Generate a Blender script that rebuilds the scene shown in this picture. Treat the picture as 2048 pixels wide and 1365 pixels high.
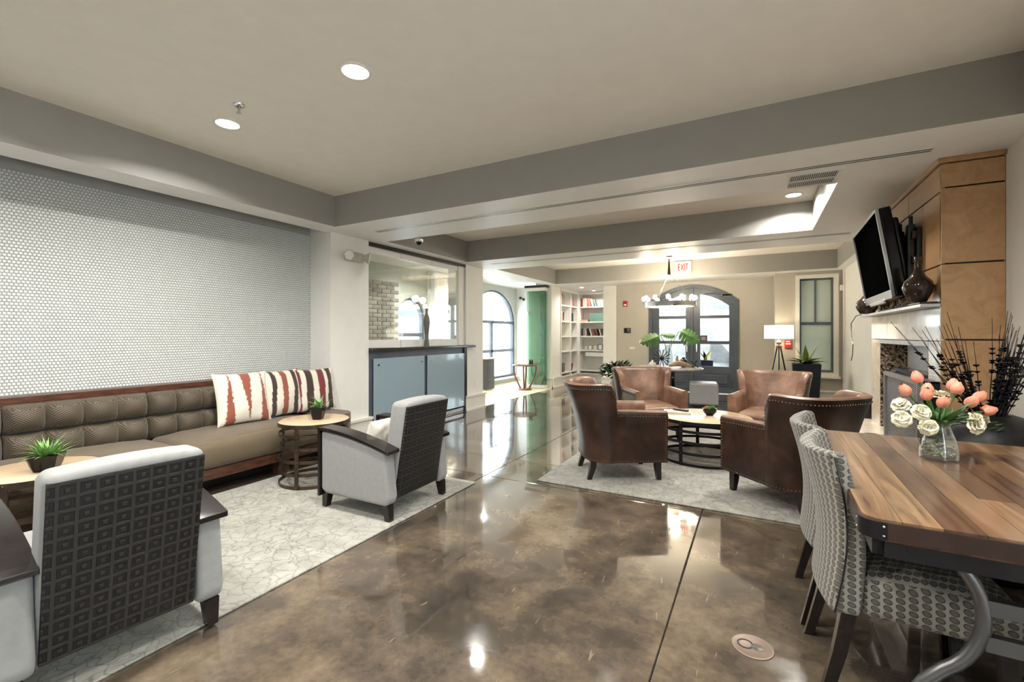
import bpy, bmesh, math, random
from mathutils import Vector, Matrix, geometry

sc = bpy.context.scene
for o in list(bpy.data.objects):
    bpy.data.objects.remove(o)
col = sc.collection
pi = math.pi
RND = random.Random(11)

# ------------------------------------------------------------------ camera
cam = bpy.data.cameras.new('camera')
cam.sensor_width = 36.0
cam.lens = 902.0 / 2048.0 * 36.0
cam.shift_y = -12.5 / 2048.0
cam.clip_start = 0.05
cam_ob = bpy.data.objects.new('camera', cam)
cam_ob.location = (0, 0, 1.25)
cam_ob.rotation_euler = (pi / 2, 0, math.radians(28.488))
col.objects.link(cam_ob)
sc.camera = cam_ob

# ------------------------------------------------------------------ world, exposure
w = bpy.data.worlds.new('overcast_sky')
sc.world = w
w.use_nodes = True
bg = w.node_tree.nodes['Background']
bg.inputs[0].default_value = (0.86, 0.93, 1.0, 1)
bg.inputs[1].default_value = 7.0
sc.view_settings.view_transform = 'Standard'
sc.view_settings.look = 'None'
sc.view_settings.gamma = 1.0
sc.view_settings.use_curve_mapping = False
sc.view_settings.exposure = 0.68
cy = sc.cycles
cy.caustics_reflective = True
cy.caustics_refractive = False
cy.sample_clamp_indirect = 6.0
cy.max_bounces = 6
cy.diffuse_bounces = 4
cy.glossy_bounces = 3
cy.transmission_bounces = 4
cy.transparent_max_bounces = 16
cy.use_denoising = True
cy.use_light_tree = False
cy.use_adaptive_sampling = True
cy.adaptive_threshold = 0.05
cy.adaptive_min_samples = 16

# ------------------------------------------------------------------ helpers
class MB:
    """collects geometry; build() links it as one mesh object"""
    def __init__(s):
        s.v = []; s.f = []; s.m = []; s.cur = 0; s.M = Matrix(); s.wn = False
    def at(s, x=0, y=0, z=0, rz=0, rx=0, ry=0):
        s.M = Matrix.Translation((x, y, z)) @ Matrix.Rotation(rz, 4, 'Z') @ Matrix.Rotation(ry, 4, 'Y') @ Matrix.Rotation(rx, 4, 'X')
        return s
    def mat(s, i):
        s.cur = i; return s
    def add(s, vs, fs):
        o = len(s.v); M = s.M
        s.v += [tuple(M @ Vector(p)) for p in vs]
        s.f += [tuple(i + o for i in f) for f in fs]
        s.m += [s.cur] * len(fs)
        return s
    def box(s, a, b):
        x0, x1 = sorted((a[0], b[0])); y0, y1 = sorted((a[1], b[1])); z0, z1 = sorted((a[2], b[2]))
        return s.add([(x0,y0,z0),(x1,y0,z0),(x1,y1,z0),(x0,y1,z0),(x0,y0,z1),(x1,y0,z1),(x1,y1,z1),(x0,y1,z1)],
                     [(0,3,2,1),(4,5,6,7),(0,1,5,4),(1,2,6,5),(2,3,7,6),(3,0,4,7)])
    def rbox(s, a, b, r=.01, seg=2, fn=None):
        if fn is None: s.wn = True
        c = [(a[i]+b[i])/2 for i in range(3)]; h = [abs(b[i]-a[i])/2 for i in range(3)]
        r = min(r, min(h)*.999)
        ax = []
        for i in range(3):
            q = [r*math.tan(pi/4*k/seg) for k in range(seg+1)]
            ax.append([-(h[i]-r)-t for t in reversed(q)] + [(h[i]-r)+t for t in q])
        n = 2*seg+2
        if fn:   # more rows for a soft shape
            for i in range(3):
                L = h[i]-r; ext = [(-L+2*L*k/7) for k in range(1, 7)] if L > .01 else []
                ax[i] = sorted(ax[i]+ext)
        idx = {}; vs = []; fs = []
        def vid(p):
            key = tuple(round(t, 6) for t in p)
            if key in idx: return idx[key]
            inn = [max(-(h[i]-r), min(h[i]-r, p[i])) for i in range(3)]
            d = Vector([p[i]-inn[i] for i in range(3)])
            if d.length > 1e-9: d = d.normalized()*r
            q = Vector([inn[i]+d[i] for i in range(3)])
            if fn: q = Vector(fn(q, h))
            vs.append((q[0]+c[0], q[1]+c[1], q[2]+c[2])); idx[key] = len(vs)-1
            return idx[key]
        for k in range(3):
            u, v_ = (k+1) % 3, (k+2) % 3
            for sg in (-1, 1):
                for i in range(len(ax[u])-1):
                    for j in range(len(ax[v_])-1):
                        q = []
                        for di, dj in ((0,0),(1,0),(1,1),(0,1)):
                            p = [0,0,0]; p[k] = sg*h[k]; p[u] = ax[u][i+di]; p[v_] = ax[v_][j+dj]
                            q.append(vid(p))
                        q = q if sg > 0 else q[::-1]
                        if len(set(q)) == 4: fs.append(tuple(q))
        return s.add(vs, fs)
    def cyl(s, p, q, r, r2=None, n=12, caps=True):
        p = Vector(p); q = Vector(q); r2 = r if r2 is None else r2
        d = (q-p).normalized(); u = d.orthogonal().normalized(); v_ = d.cross(u)
        vs = []
        for c, rr in ((p, r), (q, r2)):
            vs += [c+(u*math.cos(2*pi*i/n)+v_*math.sin(2*pi*i/n))*rr for i in range(n)]
        fs = [(i, (i+1) % n, n+(i+1) % n, n+i) for i in range(n)]
        if caps: fs += [tuple(range(n))[::-1], tuple(range(n, 2*n))]
        return s.add(vs, fs)
    def tube(s, pts, r, n=8, closed=False, flat=1.0):
        P = [Vector(p) for p in pts]; m = len(P)
        rs = r if isinstance(r, (list, tuple)) else [r]*m
        vs = []; up = None
        for i in range(m):
            a = P[(i-1) % m] if (closed or i > 0) else P[i]; b = P[(i+1) % m] if (closed or i < m-1) else P[i]
            d = (b-a).normalized() if (b-a).length > 1e-9 else Vector((0,0,1))
            if up is None: up = d.orthogonal().normalized()
            u = up-d*up.dot(d)
            u = u.normalized() if u.length > 1e-6 else d.orthogonal().normalized()
            up = u; w_ = d.cross(u)
            vs += [P[i]+(u*math.cos(2*pi*k/n)+w_*math.sin(2*pi*k/n)*flat)*rs[i] for k in range(n)]
        fs = []
        for i in range(m if closed else m-1):
            j = (i+1) % m
            fs += [(i*n+k, i*n+(k+1) % n, j*n+(k+1) % n, j*n+k) for k in range(n)]
        if not closed: fs += [tuple(range(n))[::-1], tuple(range((m-1)*n, m*n))]
        return s.add(vs, fs)
    def lathe(s, prof, n=28, c=(0,0,0), close=True, fn=None):
        vs = []; m = len(prof)
        for (r, z) in prof:
            for k in range(n):
                a = 2*pi*k/n; rr = r*(fn(a, z) if fn else 1)
                vs.append((c[0]+rr*math.cos(a), c[1]+rr*math.sin(a), c[2]+z))
        fs = []
        for i in range(m-1):
            fs += [(i*n+k, i*n+(k+1) % n, (i+1)*n+(k+1) % n, (i+1)*n+k) for k in range(n)]
        if close: fs += [tuple(range(n))[::-1], tuple(range((m-1)*n, m*n))]
        return s.add(vs, fs)
    def ring(s, r0, r1, z0, z1, n=48, c=(0,0,0)):
        vs = []
        for r, z in ((r0,z0),(r1,z0),(r1,z1),(r0,z1)):
            vs += [(c[0]+r*math.cos(2*pi*k/n), c[1]+r*math.sin(2*pi*k/n), c[2]+z) for k in range(n)]
        fs = []
        for i in range(4):
            j = (i+1) % 4
            fs += [(i*n+k, i*n+(k+1) % n, j*n+(k+1) % n, j*n+k) for k in range(n)]
        return s.add(vs, fs)
    def sphere(s, c, r, n=12, m=8, sc_=(1,1,1)):
        vs = [(c[0], c[1], c[2]-r*sc_[2])]
        for i in range(1, m):
            t = -pi/2+pi*i/m
            vs += [(c[0]+r*sc_[0]*math.cos(t)*math.cos(2*pi*k/n), c[1]+r*sc_[1]*math.cos(t)*math.sin(2*pi*k/n), c[2]+r*sc_[2]*math.sin(t)) for k in range(n)]
        vs.append((c[0], c[1], c[2]+r*sc_[2])); L = len(vs)-1
        fs = [(0, 1+(k+1) % n, 1+k) for k in range(n)]
        for i in range(m-2):
            o = 1+i*n
            fs += [(o+k, o+(k+1) % n, o+n+(k+1) % n, o+n+k) for k in range(n)]
        o = 1+(m-2)*n
        fs += [(o+k, o+(k+1) % n, L) for k in range(n)]
        return s.add(vs, fs)
    def grid(s, fn, nu, nv, wrap=False):
        vs = [fn(i/nu, j/nv) for i in range(nu+1) for j in range(nv+1)]
        fs = [(i*(nv+1)+j, (i+1)*(nv+1)+j, (i+1)*(nv+1)+j+1, i*(nv+1)+j+1) for i in range(nu) for j in range(nv)]
        return s.add(vs, fs)
    def plate(s, outer, holes, org, u, v_, n_, th):
        """flat polygon (with holes) in the u,v plane, extruded th along n_"""
        org, u, v_, n_ = Vector(org), Vector(u), Vector(v_), Vector(n_)
        loops = [outer]+list(holes)
        flat = [p for L in loops for p in L]
        tris = geometry.tessellate_polygon([[Vector((p[0], p[1], 0)) for p in L] for L in loops])
        N = len(flat)
        vs = [org+u*p[0]+v_*p[1] for p in flat]
        vs += [q+n_*th for q in vs]
        fs = []
        for t in tris:
            a, b, c = [flat[i] for i in t]
            ar = (b[0]-a[0])*(c[1]-a[1])-(b[1]-a[1])*(c[0]-a[0])
            t = tuple(t) if ar > 0 else tuple(t)[::-1]
            fs.append(tuple(i+N for i in t)); fs.append(t[::-1])
        o = 0
        for L in loops:
            k = len(L)
            fs += [(o+i, o+(i+1) % k, o+(i+1) % k+N, o+i+N) for i in range(k)]
            o += k
        return s.add(vs, fs)
    def build(s, name, mats, parent=None, smooth=35, bevel=None, link=True):
        me = bpy.data.meshes.new(name)
        me.from_pydata(s.v, [], s.f)
        if not isinstance(mats, (list, tuple)): mats = [mats]
        for m_ in mats: me.materials.append(m_)
        if len(mats) > 1: me.polygons.foreach_set('material_index', s.m)
        bm = bmesh.new(); bm.from_mesh(me)
        if bevel:
            bmesh.ops.remove_doubles(bm, verts=bm.verts, dist=1e-5)
            bmesh.ops.recalc_face_normals(bm, faces=bm.faces)
            ed = [e for e in bm.edges if len(e.link_faces) == 2 and e.calc_face_angle(0) > .6]
            bmesh.ops.bevel(bm, geom=ed, offset=bevel[0], segments=bevel[1], profile=.5, affect='EDGES', clamp_overlap=True)
        else:
            bmesh.ops.recalc_face_normals(bm, faces=bm.faces)
        bm.to_mesh(me); bm.free()
        if smooth:
            me.polygons.foreach_set('use_smooth', [True]*len(me.polygons))
            me.set_sharp_from_angle(angle=math.radians(smooth))
        o = bpy.data.objects.new(name, me)
        if link: col.objects.link(o)
        if smooth and (s.wn or bevel):
            wm = o.modifiers.new('weighted_normals', 'WEIGHTED_NORMAL'); wm.keep_sharp = True; wm.weight = 100
        if parent is not None: o.parent = parent
        return o

def tag(o, label=None, cat=None, group=None, kind=None):
    if label: o['label'] = label
    if cat: o['category'] = cat
    if group: o['group'] = group
    if kind: o['kind'] = kind
    return o
def thing(name, label, cat, loc=(0,0,0), rz=0, group=None, kind=None):
    o = bpy.data.objects.new(name, None); col.objects.link(o)
    o.location = loc; o.rotation_euler = (0, 0, rz); o.empty_display_size = .1
    return tag(o, label, cat, group, kind)
def kids(o): return [c for c in bpy.data.objects if c.parent == o]
def dup(root, loc, rz, label=None, group=None, par=None):
    r = root.copy(); col.objects.link(r); r.parent = par
    if loc is not None: r.location = loc; r.rotation_euler = (0, 0, rz)
    if label: r['label'] = label
    if group: r['group'] = group
    for c in kids(root): dup(c, None, 0, None, None, r)
    return r
def inst(o, name, parent, loc=None, rot=None, scl=None):
    c = bpy.data.objects.new(name, o.data); col.objects.link(c); c.parent = parent
    if loc: c.location = loc
    if rot: c.rotation_euler = rot
    if scl: c.scale = scl
    return c
def area(name, loc, size, power, color, rot=(0,0,0), spread=pi, shape='DISK', parent=None):
    l = bpy.data.lights.new(name, 'AREA'); l.energy = power; l.color = color; l.size = size; l.shape = shape; l.spread = spread
    o = bpy.data.objects.new(name, l); o.location = loc; o.rotation_euler = rot; col.objects.link(o)
    if parent is not None: o.parent = parent
    return o
def point(name, loc, r, power, color, parent=None):
    l = bpy.data.lights.new(name, 'POINT'); l.energy = power; l.color = color; l.shadow_soft_size = r
    o = bpy.data.objects.new(name, l); o.location = loc; col.objects.link(o)
    if parent is not None: o.parent = parent
    return o
def arc(cx, cy_, rx, ry, a0, a1, n):
    return [(cx+rx*math.cos(a0+(a1-a0)*i/n), cy_+ry*math.sin(a0+(a1-a0)*i/n)) for i in range(n+1)]

# ------------------------------------------------------------------ materials
class NT:
    def __init__(s, name):
        s.m = bpy.data.materials.new(name); s.m.use_nodes = True
        s.t = s.m.node_tree; s.p = s.t.nodes['Principled BSDF']; s.out = s.t.nodes['Material Output']
    def n(s, typ, props=None, **inp):
        nd = s.t.nodes.new('ShaderNode'+typ)
        for k, v_ in (props or {}).items(): setattr(nd, k, v_)
        for k, v_ in inp.items():
            key = int(k[1:]) if k[0] == 'i' and k[1:].isdigit() else k.replace('_', ' ')
            s.put(nd.inputs[key], v_)
        return nd
    def put(s, sock, v_):
        if isinstance(v_, bpy.types.NodeSocket): s.t.links.new(v_, sock)
        elif isinstance(v_, bpy.types.Node): s.t.links.new(v_.outputs[0], sock)
        elif isinstance(v_, (tuple, list)) and len(v_) == 3 and sock.type == 'RGBA': sock.default_value = (*v_, 1)
        else: sock.default_value = v_
    def set(s, **kw):
        for k, v_ in kw.items(): s.put(s.p.inputs[k.replace('_', ' ')], v_)
        return s
    def co(s, which='Object', scale=(1,1,1), rot=(0,0,0)):
        tc = s.n('TexCoord'); mp = s.n('Mapping')
        s.t.links.new(tc.outputs[which], mp.inputs[0]); mp.inputs['Scale'].default_value = scale; mp.inputs['Rotation'].default_value = rot
        return mp.outputs[0]
    def noise(s, vec, scale, detail=4, rough=.55, dist=0):
        return s.n('TexNoise', None, Vector=vec, Scale=scale, Detail=detail, Roughness=rough, Distortion=dist).outputs[0]
    def ramp(s, fac, stops):
        nd = s.n('ValToRGB'); s.put(nd.inputs[0], fac)
        e = nd.color_ramp.elements
        while len(e) < len(stops): e.new(.5)
        for el, (p, c) in zip(e, stops): el.position = p; el.color = (*c, 1) if len(c) == 3 else c
        return nd.outputs[0]
    def math(s, op, a, b=0.0, c=0.0):
        nd = s.n('Math', {'operation': op}); s.put(nd.inputs[0], a); s.put(nd.inputs[1], b); s.put(nd.inputs[2], c); return nd.outputs[0]
    def mix(s, f, a, b):
        nd = s.n('Mix', {'data_type': 'RGBA'}); s.put(nd.inputs[0], f); s.put(nd.inputs[6], a); s.put(nd.inputs[7], b); return nd.outputs[2]
    def bump(s, h, st=.3, dist=.01):
        s.put(s.p.inputs['Normal'], s.n('Bump', None, Height=h, Strength=st, Distance=dist)); return s
    def boxuv(s, vec):
        """two coordinates picked by which way the face looks, so a print sits flat on every side"""
        tc = s.n('TexCoord'); nn = s.sep(tc.outputs['Normal']); c = s.sep(vec)
        top = s.math('GREATER_THAN', s.math('ABSOLUTE', nn[2]), .72); side = s.math('GREATER_THAN', s.math('ABSOLUTE', nn[0]), .72)
        def pick(f, a, b): return s.math('ADD', s.math('MULTIPLY', b, f), s.math('MULTIPLY', a, s.math('SUBTRACT', 1.0, f)))
        return pick(top, pick(side, c[0], c[1]), c[0]), pick(top, c[2], c[1])
    def sep(s, vec):
        nd = s.n('SeparateXYZ'); s.put(nd.inputs[0], vec); return nd.outputs

def plain(name, c, rough=.5, metal=0, var=.12, vs=8, bump=0, bs=60, emit=None, es=0, spec=.5, coat=0, sheen=0, stretch=(1,1,1)):
    k = NT(name); v_ = k.co('Object', stretch)
    f = k.noise(v_, vs, 3)
    lo = tuple(max(0, t*(1-var)) for t in c); hi = tuple(min(1, t*(1+var)) for t in c)
    k.set(Base_Color=k.ramp(f, [(.3, lo), (.7, hi)]), Roughness=rough, Metallic=metal, Specular_IOR_Level=spec, Coat_Weight=coat, Sheen_Weight=sheen)
    if bump: k.bump(k.noise(v_, bs, 3), bump, .004)
    if emit: k.set(Emission_Color=emit, Emission_Strength=es)
    return k.m

MT = {}
MT['wall'] = plain('cream_wall_paint', (.80, .79, .745), .55, var=.02, bump=.03, bs=180)
MT['walltaupe'] = plain('taupe_wall_paint', (.46, .43, .37), .55, var=.02, bump=.03, bs=180)
MT['ceil'] = plain('taupe_ceiling_paint', (.86, .815, .735), .6, var=.02, bump=.02, bs=150)
MT['soffit'] = plain('off_white_soffit_paint', (.86, .85, .83), .45, var=.02, bump=.03, bs=120)
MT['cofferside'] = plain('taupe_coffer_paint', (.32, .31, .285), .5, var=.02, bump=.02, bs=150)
MT['trim'] = plain('cream_trim_paint', (.78, .76, .70), .35, var=.02)
MT['white'] = plain('white_enamel', (.8, .79, .76), .35, var=.02)
MT['black'] = plain('satin_black', (.012, .012, .013), .3, var=.2)
MT['blackgloss'] = plain('gloss_black', (.005, .005, .006), .14, var=.1, spec=.3)
MT['espresso'] = plain('espresso_wood', (.012, .009, .008), .22, var=.4, vs=6, stretch=(3, 3, 30))
MT['walnut'] = plain('red_walnut_wood', (.085, .034, .02), .3, var=.5, vs=5, stretch=(12, 2, 12))
MT['darkedge'] = plain('dark_table_edge', (.035, .016, .011), .35, var=.3, vs=8)
MT['redwood'] = plain('reddish_brown_wood', (.17, .07, .04), .3, var=.4, vs=8, stretch=(4, 4, 1))
MT['iron'] = plain('dark_bronze_iron', (.085, .058, .042), .35, .75, var=.35, vs=12)
MT['ironblack'] = plain('black_iron', (.02, .019, .02), .4, .6, var=.3, vs=12)
MT['steel'] = plain('brushed_steel', (.52, .52, .53), .3, .9, var=.1, vs=20)
MT['chrome'] = plain('polished_chrome', (.75, .75, .76), .08, 1, var=.02)
MT['brass'] = plain('brass_nails', (.13, .095, .06), .4, .9, var=.1)
MT['gunmetal'] = plain('gunmetal_tube', (.17, .17, .175), .3, .85, var=.1)
MT['green'] = plain('succulent_green', (.13, .28, .055), .4, var=.5, vs=14)
MT['paleg'] = plain('pale_aloe_green', (.20, .38, .13), .4, var=.35, vs=14)
MT['dkgreen'] = plain('dark_leaf_green', (.014, .036, .013), .7, var=.5, vs=20, spec=.15)
MT['agave'] = plain('agave_green', (.14, .20, .055), .4, var=.4, vs=16)
MT['monstera'] = plain('bright_leaf_green', (.085, .21, .055), .4, var=.4, vs=10)
MT['dried'] = plain('dried_grey_leaf', (.26, .21, .16), .6, var=.4, vs=20)
MT['tulip'] = plain('peach_petal', (.80, .30, .20), .45, var=.2, vs=20)
MT['rose'] = plain('ivory_petal', (.82, .78, .60), .5, var=.1, vs=20)
MT['stem'] = plain('flower_stem_green', (.06, .15, .03), .45, var=.4, vs=16)
MT['soil'] = plain('potting_soil', (.03, .022, .016), .9, var=.5, vs=60)
MT['cream'] = plain('cream_chair_fabric', (.245, .243, .237), .75, var=.06, vs=30, bump=.15, bs=400, sheen=.15)
MT['greyfab'] = plain('grey_vinyl', (.38, .385, .38), .42, var=.05)
MT['navy'] = plain('navy_planter', (.012, .016, .026), .4, var=.2)
MT['slate'] = plain('slate_blue_paint', (.10, .12, .155), .35, var=.1)
MT['doorpaint'] = plain('slate_door_paint', (.085, .10, .125), .3, var=.1)
MT['granite'] = plain('dark_granite', (.03, .028, .026), .15, var=.8, vs=120)
MT['stone_top'] = plain('grey_stone_top', (.42, .42, .42), .18, var=.35, vs=14)
MT['sidefloor'] = plain('cream_stone_floor', (.70, .62, .42), .5, var=.06, vs=5)
MT['red'] = plain('alarm_red', (.55, .02, .02), .35, var=.05)
MT['paper'] = plain('book_paper', (.74, .70, .60), .7, var=.06)
MT['driftwood'] = plain('driftwood', (.42, .30, .19), .7, var=.3, vs=14, bump=.4, bs=40)
MT['asphalt'] = plain('pale_pavement', (.55, .55, .55), .9, var=.1)
MT['bark'] = plain('grey_bark', (.30, .27, .25), .9, var=.3, vs=10)
MT['facade'] = plain('pale_facade', (.62, .6, .58), .8, var=.1)
MT['bronze'] = plain('dark_bronze_glaze', (.045, .03, .022), .12, .35, var=.3, vs=6)
MT['crackblack'] = plain('charcoal_urn', (.008, .0075, .0075), .4, var=.4, vs=30, bump=.6, bs=26, spec=.22)
MT['terracotta'] = plain('olive_clay_pot', (.16, .12, .06), .45, var=.4, vs=8)
MT['ochre'] = plain('yellow_leaf', (.75, .62, .05), .5, var=.2)
MT['greyvase'] = plain('striped_grey_ceramic', (.15, .14, .13), .35, var=.6, vs=8, stretch=(30, 30, .6))
MT['beigetile'] = plain('pale_granite_top', (.62, .5, .36), .25, var=.25, vs=60)

def blindm():
    k = NT('sage_blind'); t = k.t
    k.set(Base_Color=(.66, .69, .63), Roughness=.7)
    tr = k.n('BsdfTranslucent', None, Color=(.42, .46, .40)); mx = k.n('MixShader'); mx.inputs[0].default_value = .4
    t.links.new(k.p.outputs[0], mx.inputs[1]); t.links.new(tr.outputs[0], mx.inputs[2]); t.links.new(mx.outputs[0], k.out.inputs[0])
    return k.m
MT['blind'] = blindm()
def emis(name, c, st):
    k = NT(name); k.set(Base_Color=(.8, .8, .8), Emission_Color=c, Emission_Strength=st); return k.m
MT['lens'] = emis('lamp_lens', (1, .95, .86), 14)
MT['bulb'] = emis('warm_bulb', (1, .82, .56), 26)
MT['exitface'] = emis('exit_face', (1, .93, .72), .10)

def glassmat(name, tint=(1,1,1), refl=1.0, rough=0.0, body=None, bodyf=0):
    k = NT(name); t = k.t
    tr = k.n('BsdfTransparent', None, Color=tint); gl = k.n('BsdfGlossy', None, Color=(1,1,1), Roughness=rough)
    lw = k.n('LayerWeight', None, Blend=.5).outputs['Facing']   # Schlick reflectance, the same from both sides
    f = k.math('MULTIPLY', k.math('ADD', .04, k.math('MULTIPLY', .96, k.math('POWER', lw, 5.0))), refl)
    src = tr.outputs[0]
    if body:
        df = k.n('BsdfDiffuse', None, Color=body); mx = k.n('MixShader'); mx.inputs[0].default_value = bodyf
        t.links.new(tr.outputs[0], mx.inputs[1]); t.links.new(df.outputs[0], mx.inputs[2]); src = mx.outputs[0]
    m2 = k.n('MixShader'); t.links.new(f, m2.inputs[0]); t.links.new(src, m2.inputs[1]); t.links.new(gl.outputs[0], m2.inputs[2])
    t.links.new(m2.outputs[0], k.out.inputs[0])
    return k.m
MT['glass'] = glassmat('clear_window_glass', (.97, .99, .98), 1.0)
MT['partition'] = glassmat('partition_glass', (.95, .98, .97), 2.2)
MT['greenglass'] = glassmat('green_edge_glass', (.72, .85, .77), 1.4, 0, (.20, .34, .26), .22)
MT['vaseglass'] = glassmat('clear_vase_glass', (.90, .93, .94), 1.6)

def concrete():
    k = NT('stained_concrete'); v_ = k.co('Object')
    a = k.noise(v_, .9, 6, .62, .25); b = k.noise(v_, 4.5, 6, .65, .15); c = k.noise(v_, 30, 4, .6)
    s_ = k.math('ADD', k.math('MULTIPLY', a, .62), k.math('ADD', k.math('MULTIPLY', b, .30), k.math('MULTIPLY', c, .10)))
    base = k.ramp(s_, [(.36, (.022, .019, .016)), (.45, (.050, .040, .031)), (.52, (.10, .076, .053)), (.58, (.155, .118, .080)), (.68, (.25, .20, .145))])
    # scratches and worn pale scuffs
    sv = k.co('Object', (9, 1.2, 1), (0, 0, .7)); sc1 = k.noise(sv, 5, 2, .5, .5)
    scr = k.ramp(sc1, [(.715, (0, 0, 0)), (.74, (1, 1, 1))])
    m1 = k.noise(v_, 1.7, 2)
    f = k.math('MULTIPLY', k.n('RGBToBW', None, Color=scr).outputs[0], k.math('MULTIPLY', m1, .5))
    k.set(Base_Color=k.mix(f, base, (.45, .36, .26)))
    rg = k.ramp(k.noise(v_, 6, 5, .6), [(.35, (.035, .035, .035)), (.7, (.14, .14, .14))])
    k.set(Roughness=k.n('RGBToBW', None, Color=rg).outputs[0], Specular_IOR_Level=.75, Coat_Weight=.55, Coat_Roughness=.03)
    k.bump(k.noise(v_, 2.2, 2), .012, .02)
    return k.m
MT['concrete'] = concrete()

def rug_mat():
    k = NT('crackle_rug'); v_ = k.co('Object')
    wv = k.n('VectorMath', {'operation': 'ADD'}); k.put(wv.inputs[0], v_)
    nz = k.n('TexNoise', None, Vector=v_, Scale=6.0, Detail=3.0); sub = k.n('VectorMath', {'operation': 'SCALE'}); k.put(sub.inputs[0], nz.outputs[1]); sub.inputs['Scale'].default_value = .22
    k.put(wv.inputs[1], sub.outputs[0])
    vo = k.n('TexVoronoi', {'feature': 'DISTANCE_TO_EDGE'}, Vector=wv.outputs[0], Scale=13.0)
    d = vo.outputs[0]
    msk = k.noise(v_, 2.5, 3)
    line = k.ramp(d, [(.0, (1, 1, 1)), (.07, (0, 0, 0))])
    fl = k.math('MULTIPLY', k.n('RGBToBW', None, Color=line).outputs[0], k.math('MULTIPLY', msk, 1.25))
    c0 = k.ramp(k.noise(v_, 9, 4), [(.35, (.245, .238, .205)), (.65, (.33, .322, .28))])
    k.set(Base_Color=k.mix(fl, c0, (.085, .083, .075)), Roughness=.9, Sheen_Weight=.2)
    k.bump(k.math('ADD', k.math('MULTIPLY', d, 1.5), k.math('MULTIPLY', k.noise(v_, 160, 2), .3)), .5, .012)
    return k.m
MT['rug'] = rug_mat()

def weave(name, ca, cb, fx, fz, thr=.0):
    """small staggered dots woven into a cloth; runs over x, y and z"""
    k = NT(name); o = k.co('Object'); x, y, z = k.sep(o)[0], k.sep(o)[1], k.sep(o)[2]
    u, v_ = k.boxuv(o)
    p = k.math('MULTIPLY', k.math('SINE', k.math('MULTIPLY', u, fx)), k.math('SINE', k.math('MULTIPLY', v_, fz)))
    n_ = k.noise(o, 5, 3)
    f = k.ramp(k.math('ADD', p, .5), [(.42, (0, 0, 0)), (.62, (1, 1, 1))])
    c0 = k.mix(n_, ca, tuple(t*1.5 for t in ca))
    k.set(Base_Color=k.mix(k.n('RGBToBW', None, Color=f).outputs[0], cb, c0), Roughness=.62, Sheen_Weight=.2)
    k.bump(p, .25, .003)
    return k.m
MT['sofa'] = weave('tan_dotted_weave', (.105, .078, .045), (.020, .014, .009), 340, 420)
MT['sofa_sheen'] = weave('tan_weave_with_sheen', (.145, .107, .06), (.060, .042, .024), 420, 520)  # same cloth as the back; seat sheen put into paler, flatter dots

def squares():
    k = NT('woven_square_fabric'); o = k.co('Object'); s_ = k.sep(o)
    fx = k.math('ABSOLUTE', k.math('SUBTRACT', k.math('FRACT', k.math('MULTIPLY', k.math('ADD', s_[0], 5.0), 1/.0505)), .5))
    fz = k.math('ABSOLUTE', k.math('SUBTRACT', k.math('FRACT', k.math('MULTIPLY', k.math('ADD', s_[2], 5.0), 1/.0475)), .5))
    d = k.math('MAXIMUM', fx, fz)
    nz = k.noise(o, 14, 3); d2 = k.math('ADD', d, k.math('MULTIPLY', k.math('SUBTRACT', nz, .5), .05))
    c = k.ramp(d2, [(.0, (.024, .022, .022)), (.13, (.02, .019, .019)), (.155, (.006, .006, .007)), (.23, (.004, .004, .005)), (.25, (.012, .012, .012)), (.30, (.006, .006, .006)), (.365, (.005, .005, .005)), (.39, (.022, .020, .019)), (.5, (.026, .024, .022))])
    k.set(Base_Color=c, Roughness=.5, Specular_IOR_Level=.35)
    k.bump(k.ramp(d, [(.12, (1, 1, 1)), (.16, (0, 0, 0)), (.36, (0, 0, 0)), (.40, (1, 1, 1))]), .6, .004)
    return k.m
MT['squares'] = squares()

def ovals():
    k = NT('oval_dot_fabric'); o = k.co('Object'); s_ = k.sep(o)
    bu, bv = k.boxuv(o)
    u = k.math('MULTIPLY', k.math('ADD', bu, 5.0), 1/.031); v_ = k.math('MULTIPLY', k.math('ADD', bv, 5.0), 1/.0215)
    col_ = k.math('FLOOR', u)
    sh = k.math('MULTIPLY', k.math('MODULO', col_, 2.0), .5)
    fu = k.math('SUBTRACT', k.math('FRACT', u), .5); fv = k.math('SUBTRACT', k.math('FRACT', k.math('ADD', v_, sh)), .5)
    ro = k.math('ADD', k.math('MULTIPLY', fv, .85), k.math('MULTIPLY', fu, .25))
    d = k.math('SQRT', k.math('ADD', k.math('MULTIPLY', fu, fu), k.math('MULTIPLY', ro, ro)))
    nz = k.noise(o, 16, 2)
    dot = k.mix(nz, (.075, .068, .055), (.12, .108, .085))
    f1 = k.ramp(d, [(.28, (0, 0, 0)), (.31, (1, 1, 1)), (.36, (1, 1, 1))])
    inn = k.ramp(d, [(.0, (1, 1, 1)), (.27, (1, 1, 1)), (.30, (.35, .35, .35)), (.34, (.35, .35, .35))])
    mul = k.n('Mix', {'data_type': 'RGBA', 'blend_type': 'MULTIPLY'}); mul.inputs[0].default_value = 1; k.put(mul.inputs[6], dot); k.put(mul.inputs[7], inn)
    fb = k.ramp(d, [(.36, (0, 0, 0)), (.40, (1, 1, 1))])
    k.set(Base_Color=k.mix(k.n('RGBToBW', None, Color=fb).outputs[0], mul.outputs[2], (.25, .235, .205)), Roughness=.7, Sheen_Weight=.15)
    k.bump(k.ramp(d, [(.33, (1, 1, 1)), (.40, (0, 0, 0))]), .35, .003)
    return k.m
MT['ovals'] = ovals()

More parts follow.
